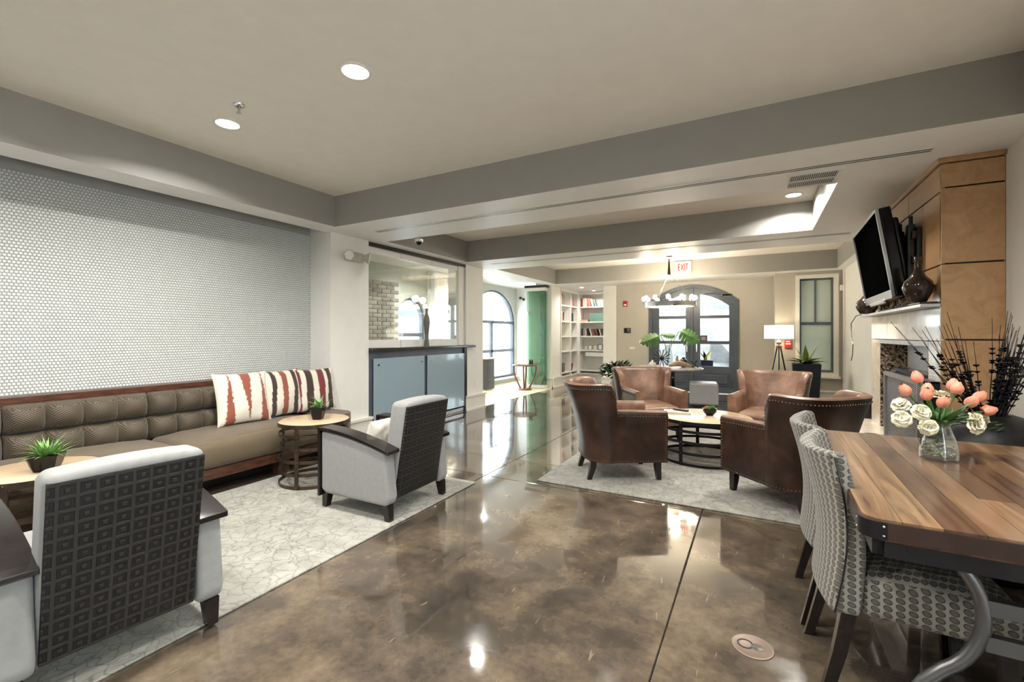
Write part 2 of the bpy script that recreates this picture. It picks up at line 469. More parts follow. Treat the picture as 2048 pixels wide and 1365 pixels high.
def leather(name, c4):
    k = NT(name); o = k.co('Object')
    n1 = k.noise(o, 3.2, 5, .6, .4); n2 = k.noise(o, 14, 4)
    s_ = k.math('ADD', k.math('MULTIPLY', n1, .75), k.math('MULTIPLY', n2, .25))
    k.set(Base_Color=k.ramp(s_, list(zip((.34, .47, .58, .70), c4))), Roughness=.36, Specular_IOR_Level=.55)
    k.bump(k.math('ADD', k.math('MULTIPLY', k.noise(o, 190, 2), .35), n2), .18, .006)
    return k.m
MT['leather'] = leather('brown_leather_lit', [(.095, .050, .031), (.175, .092, .056), (.26, .145, .092), (.36, .225, .15)])  # inner faces: the one leather with its lit tone painted in
MT['leather_in_shade'] = leather('brown_leather_shaded', [(.012, .006, .004), (.028, .013, .008), (.05, .023, .014), (.085, .043, .026)])  # outer faces: same leather, shade put into the colour

def woodgrain(name, cols, axis='Y', scale=1.0, rough=.3, coat=.2, vary=True):
    k = NT(name)
    st = {'Y': (14, .9, 14), 'X': (.9, 14, 14), 'Z': (14, 14, .9)}[axis]
    o = k.co('Object', tuple(t*scale for t in st))
    info = k.n('ObjectInfo')
    off = k.n('VectorMath', {'operation': 'ADD'}); k.put(off.inputs[0], o)
    cmb = k.n('CombineXYZ'); r_ = k.math('MULTIPLY', info.outputs['Random'], 37.0)
    for i in range(3): k.put(cmb.inputs[i], r_)
    k.put(off.inputs[1], cmb.outputs[0])
    n1 = k.noise(off.outputs[0], 1.2, 6, .6, 1.2)
    c = k.ramp(n1, [(.28, cols[0]), (.5, cols[1]), (.74, cols[2])])
    if vary:
        hs = k.n('HueSaturation'); k.put(hs.inputs['Color'], c)
        k.put(hs.inputs['Value'], k.math('ADD', .42, k.math('MULTIPLY', info.outputs['Random'], 1.0)))
        k.put(hs.inputs['Hue'], k.math('ADD', .49, k.math('MULTIPLY', info.outputs['Random'], .02)))
        c = hs.outputs[0]
    k.set(Base_Color=c, Roughness=rough, Coat_Weight=coat, Coat_Roughness=.1)
    k.bump(n1, .06, .003)
    return k.m
MT['acacia'] = woodgrain('acacia_strips', [(.055, .026, .013), (.19, .105, .055), (.33, .205, .12)], 'Y', 1.0, .28, .3)
MT['maple'] = woodgrain('maple_veneer', [(.38, .21, .095), (.47, .275, .13), (.53, .33, .17)], 'Y', .55, .28, .25, False)
MT['ash'] = woodgrain('pale_ash_top', [(.44, .31, .18), (.54, .40, .25), (.62, .48, .33)], 'Y', .8, .3, .2, False)

def slabm(name, a, b, rough=.18, metal=0.0, sc_=4.0):
    k = NT(name); o = k.co('Object'); n1 = k.noise(o, sc_, 6, .6, 1.6)
    k.set(Base_Color=k.ramp(n1, [(.35, a), (.65, b)]), Roughness=rough, Metallic=metal, Coat_Weight=.3)
    return k.m
MT['steelpanel'] = slabm('mottled_steel_panel', (.62, .57, .50), (.86, .84, .81), .14, .25, 3.0)
MT['travertine'] = slabm('cream_travertine', (.60, .50, .38), (.74, .66, .54), .25, 0, 5.0)
def speck():
    k = NT('speckled_granite'); o = k.co('Object')
    vo = k.n('TexVoronoi', None, Vector=o, Scale=70.0)
    bw = k.n('RGBToBW', None, Color=vo.outputs['Color']).outputs[0]
    k.set(Base_Color=k.ramp(bw, [(.25, (.02, .016, .013)), (.45, (.15, .10, .065)), (.75, (.36, .29, .22))]), Roughness=.2)
    return k.m
MT['speck'] = speck()
def brickm():
    k = NT('weathered_brick'); info = k.n('ObjectInfo'); o = k.co('Object')
    n1 = k.noise(o, 18, 4)
    c = k.mix(n1, (.10, .085, .07), (.22, .20, .17))
    hs = k.n('HueSaturation'); k.put(hs.inputs['Color'], c); k.put(hs.inputs['Value'], k.math('ADD', .75, k.math('MULTIPLY', info.outputs['Random'], .6)))
    k.set(Base_Color=hs.outputs[0], Roughness=.85); return k.m
MT['brick'] = brickm()
MT['grout'] = plain('grey_grout', (.36, .37, .355), .8, var=.05)
MT['tile'] = plain('ivory_mosaic_tile', (.70, .72, .70), .25, var=.05, vs=30)
MT['shade'] = None
def shade_mat():
    k = NT('linen_lamp_shade'); t = k.t
    k.set(Base_Color=(.85, .8, .7), Roughness=.8, Emission_Color=(1, .9, .74), Emission_Strength=1.1)
    return k.m
MT['shade'] = shade_mat()
def frosted():
    k = NT('frosted_blue_glass'); k.set(Base_Color=(.30, .40, .455), Roughness=.16, Specular_IOR_Level=.7, Coat_Weight=.8, Coat_Roughness=.03); return k.m
MT['frosted'] = frosted()
def vcol():
    k = NT('printed_cushion_cloth'); a = k.n('Attribute', {'attribute_name': 'Col'})
    o = k.co('Object'); k.set(Base_Color=a.outputs[0], Roughness=.85, Sheen_Weight=.2); k.bump(k.noise(o, 350, 2), .25, .003); return k.m
MT['print'] = vcol()
def meshm():
    k = NT('woven_steel_mesh'); o = k.co('Object'); z = k.sep(o)[2]; y = k.sep(o)[1]
    p = k.math('SINE', k.math('MULTIPLY', k.math('ADD', z, k.math('MULTIPLY', y, .35)), 420.0))
    k.set(Base_Color=k.ramp(p, [(.2, (.10, .10, .10)), (.8, (.34, .34, .34))]), Metallic=.6, Roughness=.4); k.bump(p, .4, .003); return k.m
MT['mesh'] = meshm()
# ================================================================== setting
def struct(o, label, cat):
    return tag(o, label, cat, None, 'structure')
Zs, Zt = 2.40, 2.725
# ---- floor: slabs with open saw-cut joints over a bed
fl = struct(MB().box((-4.6, -2.7, -.12), (1.5, 11.9, -.012)).build('floor', MT['soil']), 'glossy brown stained concrete floor across the lobby', 'floor')
xs = [-4.17, -2.12, -.34, 1.40]; ys = [-2.65, 3.41, 3.98, 7.3, 10.62]
for i in range(3):
    for j in range(4):
        g = .003
        MB().rbox((xs[i]+g, ys[j]+g, -.06), (xs[i+1]-g, ys[j+1]-g, 0), .003, 1).build('slab', MT['concrete'], fl, smooth=0)
MB().box((-4.6, -2.65, -.06), (-4.173, 4.2, 0)).build('slab', MT['concrete'], fl)
MB().box((-4.6, 9.6, -.06), (-4.173, 11.9, 0)).build('slab', MT['concrete'], fl)
MB().box((-4.17, 10.625, -.06), (-2.8, 11.9, 0)).build('slab', MT['concrete'], fl)
sf = struct(MB().box((-5.9, 3.8, -.12), (-4.176, 11.2, .004)).build('floor_side_room', MT['sidefloor']), 'cream floor of the side room behind the columns', 'floor')
# floor box cover
t = thing('floor_outlet_cover', 'round worn metal floor outlet cover near the dining chairs', 'floor outlet', (-.015, 2.045, 0))
MB().lathe([(.076, 0), (.076, .003), (.070, .004), (.066, .0025), (.0, .0028)], 36, close=False).build('plate', plain('worn_bronze_plate', (.19, .135, .10), .4, .4), t)
MB().lathe([(.022, .0027), (.022, .0045), (.0, .005)], 20, (.016, 0, 0), close=False).build('screw_cap', MT['chrome'], t)
MB().ring(.024, .030, .0026, .0042, 24, (-.026, .004, 0)).build('ring', MT['ironblack'], t)

# ---- ceiling with three coffers
cxs = [-4.25, -4.02, -3.95, .537, 1.22, 1.5]; cys = [-2.75, -2.0, 3.32, 4.16, 5.92, 6.86, 9.48, 11.95]
trays = [(-3.95, 1.22, -2.0, 3.32), (-4.02, .537, 4.16, 5.92), (-4.02, 1.22, 6.86, 9.48)]
def intray(x, y): return any(a < x < b and c < y < d for a, b, c, d in trays)
cb = MB(); sb = MB()
for i in range(len(cxs)-1):
    for j in range(len(cys)-1):
        a, b, c, d = cxs[i], cxs[i+1], cys[j], cys[j+1]
        if not intray((a+b)/2, (c+d)/2): sb.add([(a,c,Zs),(b,c,Zs),(b,d,Zs),(a,d,Zs)], [(0,1,2,3)])
ce = struct(sb.build('ceiling', MT['soffit'], smooth=0), 'pale dropped soffit framing the ceiling coffers', 'ceiling')
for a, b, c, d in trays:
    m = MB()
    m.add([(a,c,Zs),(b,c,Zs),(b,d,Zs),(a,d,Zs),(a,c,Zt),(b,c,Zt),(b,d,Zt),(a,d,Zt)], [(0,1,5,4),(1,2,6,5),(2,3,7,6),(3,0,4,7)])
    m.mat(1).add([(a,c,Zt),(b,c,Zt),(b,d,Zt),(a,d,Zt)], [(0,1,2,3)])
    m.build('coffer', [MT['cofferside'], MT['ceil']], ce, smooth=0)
MB().box((-6.0, -2.9, 2.9), (1.7, 12.1, 3.05)).build('roof_deck', MT['soffit'], ce)
struct(MB().box((-5.85, 3.75, 2.5), (-4.25, 11.3, 2.6)).build('ceiling_side_room', MT['white']), 'bright white ceiling of the side room', 'ceiling')
struct(MB().box((-4.32, 4.0, 2.402), (-4.251, 11.95, 2.9)).build('wall_header', MT['soffit']), 'long header over the glass partition and opening', 'wall')

# ---- walls
wl = struct(MB().box((-4.75, -2.75, 0), (-4.512, 3.45, 2.9)).build('wall_left', MT['grout']), 'left wall faced with small ivory mosaic tiles', 'wall')
def tile_geo(m, y, z):
    hy, hz, c = .0086, .0089, .0036
    o = [(-hy+c, -hz), (hy-c, -hz), (hy, -hz+c), (hy, hz-c), (hy-c, hz), (-hy+c, hz), (-hy, hz-c), (-hy, -hz+c)]
    vs = [(-4.512, y+p[0], z+p[1]) for p in o]+[(-4.506, y+p[0]*.86, z+p[1]*.82) for p in o]
    m.add(vs, [tuple(range(8, 16))]+[(k, (k+1) % 8, 8+(k+1) % 8, 8+k) for k in range(8)])
near = MB(); tile_geo(near, 0, 0); near_o = near.build('tile', MT['tile'], wl, smooth=0)
cells = []
r = 0; z = .842
while z < 2.392:
    y = 3.437-(r % 2)*.0112
    while y > .45:
        cells.append((y, z)); y -= .0224
    z += .0222; r += 1
vis = sorted([c for c in cells if c[0] > 1.07], key=lambda c: c[0]*1.0+abs(c[1]-1.3)*.12)
pick = vis[:300]; ps = set(pick)
for k, (y, z) in enumerate(pick):
    o = near_o if k == 0 else inst(near_o, 'tile', wl)
    o.location = (0, y, z)
rest = MB()
for c in cells:
    if c not in ps: tile_geo(rest, *c)
tag(rest.build('tile_field', MT['tile'], wl, smooth=0), None, None, None, 'stuff')

def pier(name, a, b, label, mat='wall'):
    return struct(MB().box(a, b).build(name, MT[mat], smooth=0), label, 'column')
pa = pier('wall_pier_near', (-4.75, 3.45, 0), (-4.17, 4.01, Zs+.5), 'square cream column between the tiled wall and the counter')
pb = pier('wall_pier_middle', (-4.55, 6.14, 0), (-4.19, 6.66, Zs+.5), 'cream column at the far end of the glass counter')
pc = pier('wall_pier_bookcase', (-4.62, 9.71, 0), (-4.22, 10.25, Zs+.5), 'cream column between the green glass and the bookcase')
def skirt(name, pts, label, h=.25, th=.03, parent=None):
    """baseboard along a run of points (solid to the left of travel)"""
    m = MB()
    for (x0, y0), (x1, y1) in zip(pts, pts[1:]):
        d = Vector((x1-x0, y1-y0, 0)).normalized(); n_ = Vector((d.y, -d.x, 0))
        for a, b, z0, z1 in ((0, th, 0, h-.03), (0, th+.02, h-.03, h), (0, th+.012, 0, .03)):
            p0 = Vector((x0, y0, 0))-d*0; p1 = Vector((x1, y1, 0))+d*0
            q = [p0-n_*.001, p1-n_*.001, p1+n_*b+d*.0, p0+n_*b]
            m.add([(v.x, v.y, z0) for v in q]+[(v.x, v.y, z1) for v in q], [(0,3,2,1),(4,5,6,7),(0,1,5,4),(1,2,6,5),(2,3,7,6),(3,0,4,7)])
    return struct(m.build(name, MT['trim'], parent, smooth=0), label, 'baseboard')
skirt('baseboard_left', [(-4.17, 4.04), (-4.17, 3.42)][::-1], 'tall moulded baseboard around the column by the banquette')
skirt('baseboard_middle', [(-4.19, 6.10), (-4.19, 6.69)], 'tall moulded baseboard on the column past the counter')
skirt('baseboard_bookcase', [(-4.62, 9.71), (-4.20, 9.71), (-4.20, 10.25)][0:3], 'tall moulded baseboard on the column beside the bookcase')

RW = ((-2.0, -.9), (-.2, .9))   # daylight windows beside the camera
wr = struct(MB().plate([(-2.75, 0), (9.9, 0), (9.9, 2.9), (-2.75, 2.9)], [[(a, .6), (a, 2.3), (b, 2.3), (b, .6)] for a, b in RW], (1.36, 0, 0), (0,1,0), (0,0,1), (1,0,0), .24).build('wall_right', MT['wall'], smooth=0), 'pale right wall behind and beside the fireplace', 'wall')
skirt('baseboard_right', [(1.36, 9.8), (1.36, 5.95)], 'baseboard on the right wall past the fireplace')
struct(MB().box((1.335, 9.66, 0), (1.36, 9.80, Zs)).build('trim_1', MT['trim'], smooth=0), 'narrow lit cream corner strip beside the blinded window', 'trim')

# far wall with arched doorway
dx0, dx1, dsp, dap = -2.14, -.332, 1.98, 2.335
def arch_top(x):   # soffit of the shallow door arch
    t_ = (x-(dx0+dx1)/2)/((dx1-dx0)/2); return dsp+(dap-dsp)*(1-t_*t_)
dl = [(dx0, .0)]+[(dx0+(dx1-dx0)*k/24, arch_top(dx0+(dx1-dx0)*k/24)) for k in range(25)]+[(dx1, .0)]
out = [(-2.88, 0)]+dl+[(.36, 0), (.36, 2.9), (-2.88, 2.9)]
fw = struct(MB().plate(out, [], (0, 10.45, 0), (1,0,0), (0,0,1), (0,1,0), .2).build('wall_far', MT['walltaupe'], smooth=0), 'taupe far wall with the arched double doors', 'wall')
struct(MB().box((-3.2, 10.43, 0), (-2.884, 11.95, 2.9)).build('wall_pilaster', MT['wall'], smooth=0), 'cream pilaster between the bookcase and the far wall', 'wall')
skirt('baseboard_far', [(-2.882, 10.45), (-2.17, 10.45)], 'baseboard on the far wall left of the doors')
skirt('baseboard_far_lamp', [(-.30, 10.45), (.30, 10.45)], 'baseboard on the far wall right of the doors')
skirt('baseboard_pilaster', [(-3.23, 10.43), (-2.88, 10.43)], 'baseboard at the foot of the pilaster beside the bookcase')
wb = struct(MB().plate([(.30, 0), (1.36, 0), (1.36, 2.9), (.30, 2.9)], [[(.69, .57), (.69, 2.275), (1.205, 2.275), (1.205, .57)]], (0, 9.80, 0), (1,0,0), (0,0,1), (0,1,0), .3).build('wall_window_bay', MT['walltaupe'], smooth=0), 'taupe wall projecting around the blinded window', 'wall')
struct(MB().box((.30, 10.1, 0), (.36, 10.5, 2.9)).build('wall_window_return', MT['walltaupe'], smooth=0), 'short return wall behind the tripod lamp', 'wall')
skirt('baseboard_window', [(.27, 9.80), (1.36, 9.80)], 'baseboard under the blinded window')
struct(MB().box((-5.6, 11.78, 0), (-3.1, 11.95, 2.9)).build('wall_back', MT['wall'], smooth=0), 'cream wall behind the corner bookcase', 'wall')
struct(MB().box((-4.75, 10.25, 0), (-4.55, 11.8, 2.9)).build('wall_bookcase', MT['wall'], smooth=0), 'cream wall behind the left bookcase wing', 'wall')

# side room walls
def arch_hole(yc, hw, z0, zs_, rise, n=22):
    return [(yc-hw, z0)]+[(p[0], p[1]) for p in arc(yc, zs_, hw, rise, pi, 0, n)]+[(yc+hw, z0)]
hA = arch_hole(9.72, 1.07, .15, 1.55, .82); hB = arch_hole(6.62, .40, .55, 1.55, .40)
wsd = struct(MB().plate([(3.75, 0), (11.2, 0), (11.2, 2.9), (3.75, 2.9)], [hA, hB], (-5.75, 0, 0), (0,1,0), (0,0,1), (-1,0,0), .2).build('wall_side', plain('grey_green_paint', (.42, .42, .37), .6, var=.02), smooth=0), 'grey outer wall of the side room with arched windows', 'wall')
struct(MB().box((-5.95, 10.85, 0), (-4.55, 11.1, 2.9)).build('wall_side_end', MT['wall'], smooth=0), 'cream end wall of the side room', 'wall')
struct(MB().box((-5.95, 3.75, 0), (-4.6, 3.95, 2.9)).build('wall_side_near', MT['wall'], smooth=0), 'cream near wall of the side room behind the glass', 'wall')
struct(MB().box((-5.74, 7.05, 0), (-5.55, 8.5, 2.49)).build('wall_side_panel', MT['wall'], smooth=0), 'cream wall panel seen through the counter glass', 'wall')
bw = struct(MB().box((-5.748, 4.6, .62), (-5.70, 6.18, 2.24)).build('wall_brick_panel', MT['grout'], smooth=0), 'grey brown brick panel seen through the counter glass', 'wall')
bk = MB().rbox((-.02, -.1, -.031), (.014, .1, .031), .004, 1).build('brick', MT['brick'], bw)
first = True; z = .66; r = 0
while z < 2.22:
    y = 4.72+(r % 2)*.105
    while y < 6.10:
        o = bk if first else inst(bk, 'brick', bw)
        first = False
        o.location = (-5.70, y, z); y += .21
    z += .071; r += 1

struct(MB().box((-4.75, -2.8, 0), (1.6, -2.65, 2.9)).build('wall_rear', MT['wall'], smooth=0), 'cream rear wall behind the camera position', 'wall')

# ---- arched side window, its frame, bars and glass
def arched_window(name, label, yc, hw, z0, zs_, rise, bars_z, bars_y, x=-5.80, cat='window'):
    t = thing(name, label, cat, kind='structure')
    o = arch_hole(yc, hw, z0, zs_, rise); i_ = arch_hole(yc, hw-.045, z0+.05, zs_, rise-.045)
    MB().plate(o, [i_], (x, 0, 0), (0,1,0), (0,0,1), (-1,0,0), .08).build('window_frame', MT['slate'], t, smooth=0)
    MB().plate(arch_hole(yc, hw-.04, z0+.04, zs_, rise-.04), [], (x-.04, 0, 0), (0,1,0), (0,0,1), (-1,0,0), .008).build('pane', MT['glass'], t, smooth=0)
    for z in bars_z: MB().box((x-.07, yc-hw+.02, z-.035), (x-.01, yc+hw-.02, z+.035)).build('glazing_bar', MT['slate'], t)
    for y, a, b in bars_y: MB().box((x-.07, y-.04, a), (x-.01, y+.04, b)).build('mullion', MT['slate'], t)
    MB().box((x-.09, yc-hw-.03, z0-.04), (x+.12, yc+hw+.03, z0)).build('window_sill', MT['white'], t)
    return t
arched_window('window_1', 'large arched window of the side room with slate frame', 9.72, 1.07, .15, 1.55, .82, (1.57, .84), ((9.66, .15, 1.57),))
arched_window('window_2', 'narrow arched window beside the brick panel', 6.62, .40, .55, 1.55, .40, (1.25,), ())
for q, (a, b) in enumerate(RW):
    t = thing('window_%d' % (4+q), ('wide window behind the dining table, farther from it', 'wide window beside the dining table')[q], 'window', kind='structure')
    MB().plate([(a, .6), (b, .6), (b, 2.3), (a, 2.3)], [[(a+.05, .65), (a+.05, 2.25), (b-.05, 2.25), (b-.05, .65)]], (1.46, 0, 0), (0,1,0), (0,0,1), (1,0,0), .06).build('window_frame', MT['slate'], t, smooth=0)
    MB().box((1.485, a+.04, .64), (1.492, b-.04, 2.26)).build('pane', MT['glass'], t)
    MB().box((1.34, a-.03, .57), (1.46, b+.03, .60)).build('window_sill', MT['trim'], t)

# ---- blinded window
t = thing('window_3', 'tall sash window with closed sage roller blinds', 'window', kind='structure')
m = MB().plate([(.628, .50), (1.275, .50), (1.275, 2.34), (.628, 2.34)], [[(.69, .57), (.69, 2.275), (1.205, 2.275), (1.205, .57)]], (0, 9.80, 0), (1,0,0), (0,0,1), (0,-1,0), .035)
m.build('window_casing', MT['trim'], t, smooth=0)
MB().box((.60, 9.72, .47), (1.30, 9.80, .505)).build('window_sill', MT['trim'], t)
MB().plate([(.69, .57), (1.205, .57), (1.205, 2.275), (.69, 2.275)], [[(.72, .61), (.72, 1.43), (1.175, 1.43), (1.175, .61)], [(.72, 1.48), (.72, 2.245), (.925, 2.245), (.925, 1.48)], [(.95, 1.48), (.95, 2.245), (1.175, 2.245), (1.175, 1.48)]], (0, 9.86, 0), (1,0,0), (0,0,1), (0,1,0), .04).build('sash', MT['slate'], t, smooth=0)
for a, b, c, d in ((.72, .61, 1.175, 1.43), (.72, 1.48, .925, 2.245), (.95, 1.48, 1.175, 2.245)):
    MB().box((a, 9.885, b), (c, 9.893, d)).build('blind', MT['blind'], t)
MB().box((.69, 9.93, .57), (1.205, 9.94, 2.275)).build('pane', MT['glass'], t)

# ---- arched double doors
t = thing('door_1', 'slate blue arched double doors with glass lights', 'door', (0, 0, 0), kind='structure')
y0 = 10.47
din = [(dx0+.07, 0)]+[(dx0+.07+(dx1-dx0-.14)*k/24, arch_top(dx0+(dx1-dx0)*k/24)-.07) for k in range(25)]+[(dx1-.07, 0)]
MB().plate(dl+din[::-1], [], (0, y0-.06, 0), (1,0,0), (0,0,1), (0,1,0), .2).build('door_frame', MT['doorpaint'], t, smooth=0)
def leaf(a, b, g0, g1, nm):
    def top(x): return arch_top(dx0+(x-(dx0+.07))/(dx1-dx0-.14)*(dx1-dx0))-.072
    lp = [(a, .015)]+[(a+(b-a)*k/12, top(a+(b-a)*k/12)) for k in range(13)]+[(b, .015)]
    holes = []
    def gt(x): return top(x)-.13
    holes.append([(g0, 1.665)]+[(g0+(g1-g0)*k/8, gt(g0+(g1-g0)*k/8)) for k in range(9)]+[(g1, 1.665)])
    holes.append([(g0, 1.115), (g0, 1.60), (g1, 1.60), (g1, 1.115)])
    holes.append([(g0, .575), (g0, 1.05), (g1, 1.05), (g1, .575)])
    lf = MB().plate(lp, holes, (0, y0, 0), (1,0,0), (0,0,1), (0,1,0), .05).build('door_leaf', MT['doorpaint'], t, smooth=0)
    for z0_, z1_ in ((.58, 1.05), (1.11, 1.60), (1.66, 2.16)):
        MB().box((g0-.01, y0+.022, z0_-.01), (g1+.01, y0+.028, min(z1_+.01, gt(g0)+.01, gt(g1)+.01) if z0_ > 1.6 else z1_+.01)).build('pane', MT['glass'], lf)
    MB().rbox((g0+.02, y0-.012, .21), (g1-.02, y0+.01, .40), .008, 2).build('raised_panel', MT['doorpaint'], lf)
    MB().plate([(g0-.02, .17), (g1+.02, .17), (g1+.02, .44), (g0-.02, .44)], [[(g0, .19), (g0, .42), (g1, .42), (g1, .19)]], (0, y0-.014, 0), (1,0,0), (0,0,1), (0,1,0), .016).build('moulding', MT['doorpaint'], lf, smooth=0)
    return lf
l1 = leaf(dx0+.072, -1.238, -1.925, -1.366, 'l'); l2 = leaf(-1.234, dx1-.072, -1.072, -.51, 'r')
MB().rbox((-1.262, y0-.03, .02), (-1.21, y0-.002, 2.25), .006, 1).build('astragal', MT['doorpaint'], t)
for x in (-1.33, -1.14):
    m = MB().cyl((x, y0-.002, 1.02), (x, y0-.045, 1.02), .008).tube([(x, y0-.045, 1.16), (x, y0-.05, 1.02), (x, y0-.045, .88)], .009)
    m.build('pull_handle', MT['chrome'], l1 if x < -1.24 else l2)
m = MB().rbox((-.66, y0-.06, 2.06), (-.46, y0, 2.11), .012, 2).tube([(-.62, y0-.05, 2.115), (-.80, y0-.14, 2.12), (-.98, y0-.03, 2.12)], .009)
m.build('door_closer', MT['gunmetal'], l2)

# ---- soffit slots, grille, lights
def slot(y, x0, x1, label):
    t = thing('slot_diffuser', label, 'air diffuser', (0, 0, 0), 0, 'linear slot diffusers')
    m = MB()
    for dy in (-.034, 0, .034): m.box((x0, y+dy-.006, Zs-.004), (x1, y+dy+.006, Zs+.0))
    m.build('frame', MT['white'], t, smooth=0)
    MB().box((x0+.005, y-.03, Zs-.0025), (x1-.005, y+.03, Zs-.0005)).build('dark_slot', MT['black'], t)
slot(3.70, -3.73, .96, 'long linear ceiling slot on the beam nearest the dining table')
slot(6.29, -3.79, .93, 'long linear ceiling slot on the beam before the chandelier')
t = thing('ceiling_vent', 'white rectangular louvred ceiling grille beside the coffer edge', 'vent', (.355, 3.965, Zs), math.radians(1))
MB().plate([(-.17, -.17), (.17, -.17), (.17, .17), (-.17, .17)], [[(-.145, -.145), (.145, -.145), (.145, .145), (-.145, .145)]], (0, 0, -.012), (1,0,0), (0,1,0), (0,0,1), .012).build('frame', MT['white'], t, smooth=0)
MB().box((-.147, -.147, -.003), (.147, .147, -.001)).build('dark_duct', MT['black'], t)
m = MB()
for k in range(23):
    x = -.138+k*.0126
    m.box((x-.0024, -.146, -.010), (x+.0024, .146, -.0075))
m.box((-.146, -.008, -.012), (.146, .008, -.006))
tag(m.build('louvres', MT['white'], t, smooth=0), None, None, None, 'stuff')

def downlight(x, y, z, label, power, r=.085, emit=True):
    t = thing('ceiling_light', label, 'downlight', (x, y, z), 0, 'recessed ceiling downlights')
    MB().lathe([(r, 0), (r*1.01, -.006), (r*.86, -.011), (r*.80, -.004), (r*.78, .0)], 36, close=False).build('trim_ring', MT['white'], t)
    MB().lathe([(r*.80, -.004), (r*.74, -.0015), (0.001, -.0012)], 32, close=False).build('lens', MT['lens'], t)
    if power: area('downlight_lamp', (0, 0, -.02), r*1.3, power, (1, .965, .91), spread=math.radians(150), parent=t)
    return t
DLP = 20
downlight(-1.967, 1.794, Zt, 'bright recessed downlight, largest in the near coffer', DLP)
downlight(-3.236, 1.814, Zt, 'recessed downlight next to the sprinkler head', DLP)
downlight(-.70, 1.55, Zt, 'recessed downlight over the open floor', DLP)
downlight(.55, 1.80, Zt, 'recessed downlight over the dining table', DLP*.8)
downlight(-3.236, .35, Zt, 'recessed downlight over the near side table', DLP)
downlight(-1.967, .35, Zt, 'recessed downlight over the near armchair', DLP)
downlight(-.70, -.9, Zt, 'recessed downlight behind the camera position', DLP*.7)
downlight(.339, 5.571, Zt, 'recessed downlight in the middle coffer beside the television', DLP*1.1)
downlight(-3.73, 10.40, Zs, 'small recessed downlight nearer the bookcase column', 7, .06)
downlight(-3.70, 11.25, Zs, 'small recessed downlight against the back bookcase', 7, .06)
downlight(-4.9, 6.2, 2.5, 'side room downlight seen over the counter', 30, .08)
downlight(-5.0, 7.9, 2.5, 'flat round side room ceiling light by the arched window', 30, .08)

for x, lb in ((-3.0, 'nearest the counter'), (-1.4, 'above the club chairs'), (.2, 'nearest the television')): downlight(x, 4.62, Zt, 'added unseen fill downlight in the middle coffer, '+lb, 8 if x < -2 else 14)  # added lamps, out of sight behind the beam, to brighten the middle zone

t = thing('sprinkler_head', 'chrome ceiling sprinkler head next to a downlight', 'sprinkler', (-2.918, 1.707, Zt))
MB().lathe([(.036, 0), (.034, -.006), (.014, -.009), (.012, -.012)], 24, close=False).build('escutcheon', MT['chrome'], t)
m = MB().cyl((0,0,-.008), (0,0,-.026), .008)
m.tube([(-.011,0,-.02), (-.012,0,-.045), (0,0,-.05), (.012,0,-.045), (.011,0,-.02)], .0022, 6).cyl((0,0,-.026), (0,0,-.048), .0018)
m.build('frame_arms', MT['steel'], t)
MB().lathe([(.016, -.052), (.016, -.0535), (0.001, -.0535)], 18, close=False).build('deflector', MT['steel'], t)
t = thing('smoke_detector', 'small dome security camera under the soffit by the glass', 'camera', (-3.575, 4.239, Zs))
MB().lathe([(.05, 0), (.05, -.02), (.045, -.03), (.0, -.032)], 24, close=False).build('base', MT['white'], t)
MB().sphere((0, 0, -.036), .034, 16, 10).build('dome', MT['blackgloss'], t)
t.name = 'dome_camera'
# ================================================================== seating on the left
# ---- rugs
def rug(a, b, label):
    o = MB().rbox((a[0], a[1], .0005), (b[0], b[1], .012), .005, 2).build('rug', MT['rug'])
    return tag(o, label, 'rug', 'crackle patterned rugs')
rug((-3.70, -.45), (-2.08, 3.19), 'cream crackle rug under the two square armchairs')
rug((-1.65, 3.49), (.79, 6.6), 'cream crackle rug under the leather club chairs')

# ---- tufted banquette along the tiled wall
bq = thing('banquette_sofa', 'long tan tufted banquette against the tiled wall', 'sofa', (0, 0, 0))
MB().box((-4.505, -.6, .785), (-4.40, 3.43, .828)).build('top_rail', MT['walnut'], bq, bevel=(.006, 2))
MB().box((-4.50, -.6, .10), (-4.36, 3.43, .786)).build('back_board', MT['walnut'], bq)
def tuft(y0, y1):
    n = round((y1-y0)/.2)
    def f(i, j):
        y = y0+(y1-y0)*i; z = .40+.382*j
        cy_ = abs(math.sin(pi*(y-y0)/.2)); cz = abs(math.sin(pi*2*j))
        h = (max(cy_, 1e-6)**.35)*(max(cz, 1e-6)**.38)
        e = min(1, min(i, 1-i)*n*8)**.5
        return (-4.365+.10*h*(.35+.65*e)+.02*(1-j)+.03*(cz**.4)*.5, y, z)
    m = MB().grid(f, n*14, 28)
    return m.build('back_cushion', MT['sofa'], bq, smooth=80)
for y0, y1 in ((-.6, .2), (.2, 1.0), (1.0, 1.8), (1.8, 2.6), (2.6, 3.4)): tuft(y0+.003, y1-.003)
def seat(y0, y1, end=False):
    def f(q, h):
        x, y, z = q
        k = (1-(y/h[1])**4)*(1-(x/h[0])**6)
        z2 = z+(.035*k if z > 0 else 0)
        return (x+(.02*(1-(z/h[2])**2) if x > 0 else 0), y, z2)
    m = MB(); c = (y0+y1)/2
    if not end:
        m.rbox((-4.34, y0, .20), (-3.72, y1, .415), .055, 4, f)
    else:   # rounded outer corner at the column
        prof = [(-4.34, y0), (-3.72, y0)]+arc(-3.90, y1-.18, .18, .18, 0, pi/2, 8)+[(-4.34, y1)]
        m.plate(prof, [], (0, 0, .20), (1,0,0), (0,1,0), (0,0,1), .235)
        return m.build('seat_cushion', MT['sofa_sheen'], bq, smooth=50, bevel=(.045, 4))
    return m.build('seat_cushion', MT['sofa_sheen'], bq, smooth=60)
seat(-.6, .2); seat(.2, 1.80); seat(1.804, 3.10, False); seat(3.104, 3.43, True)
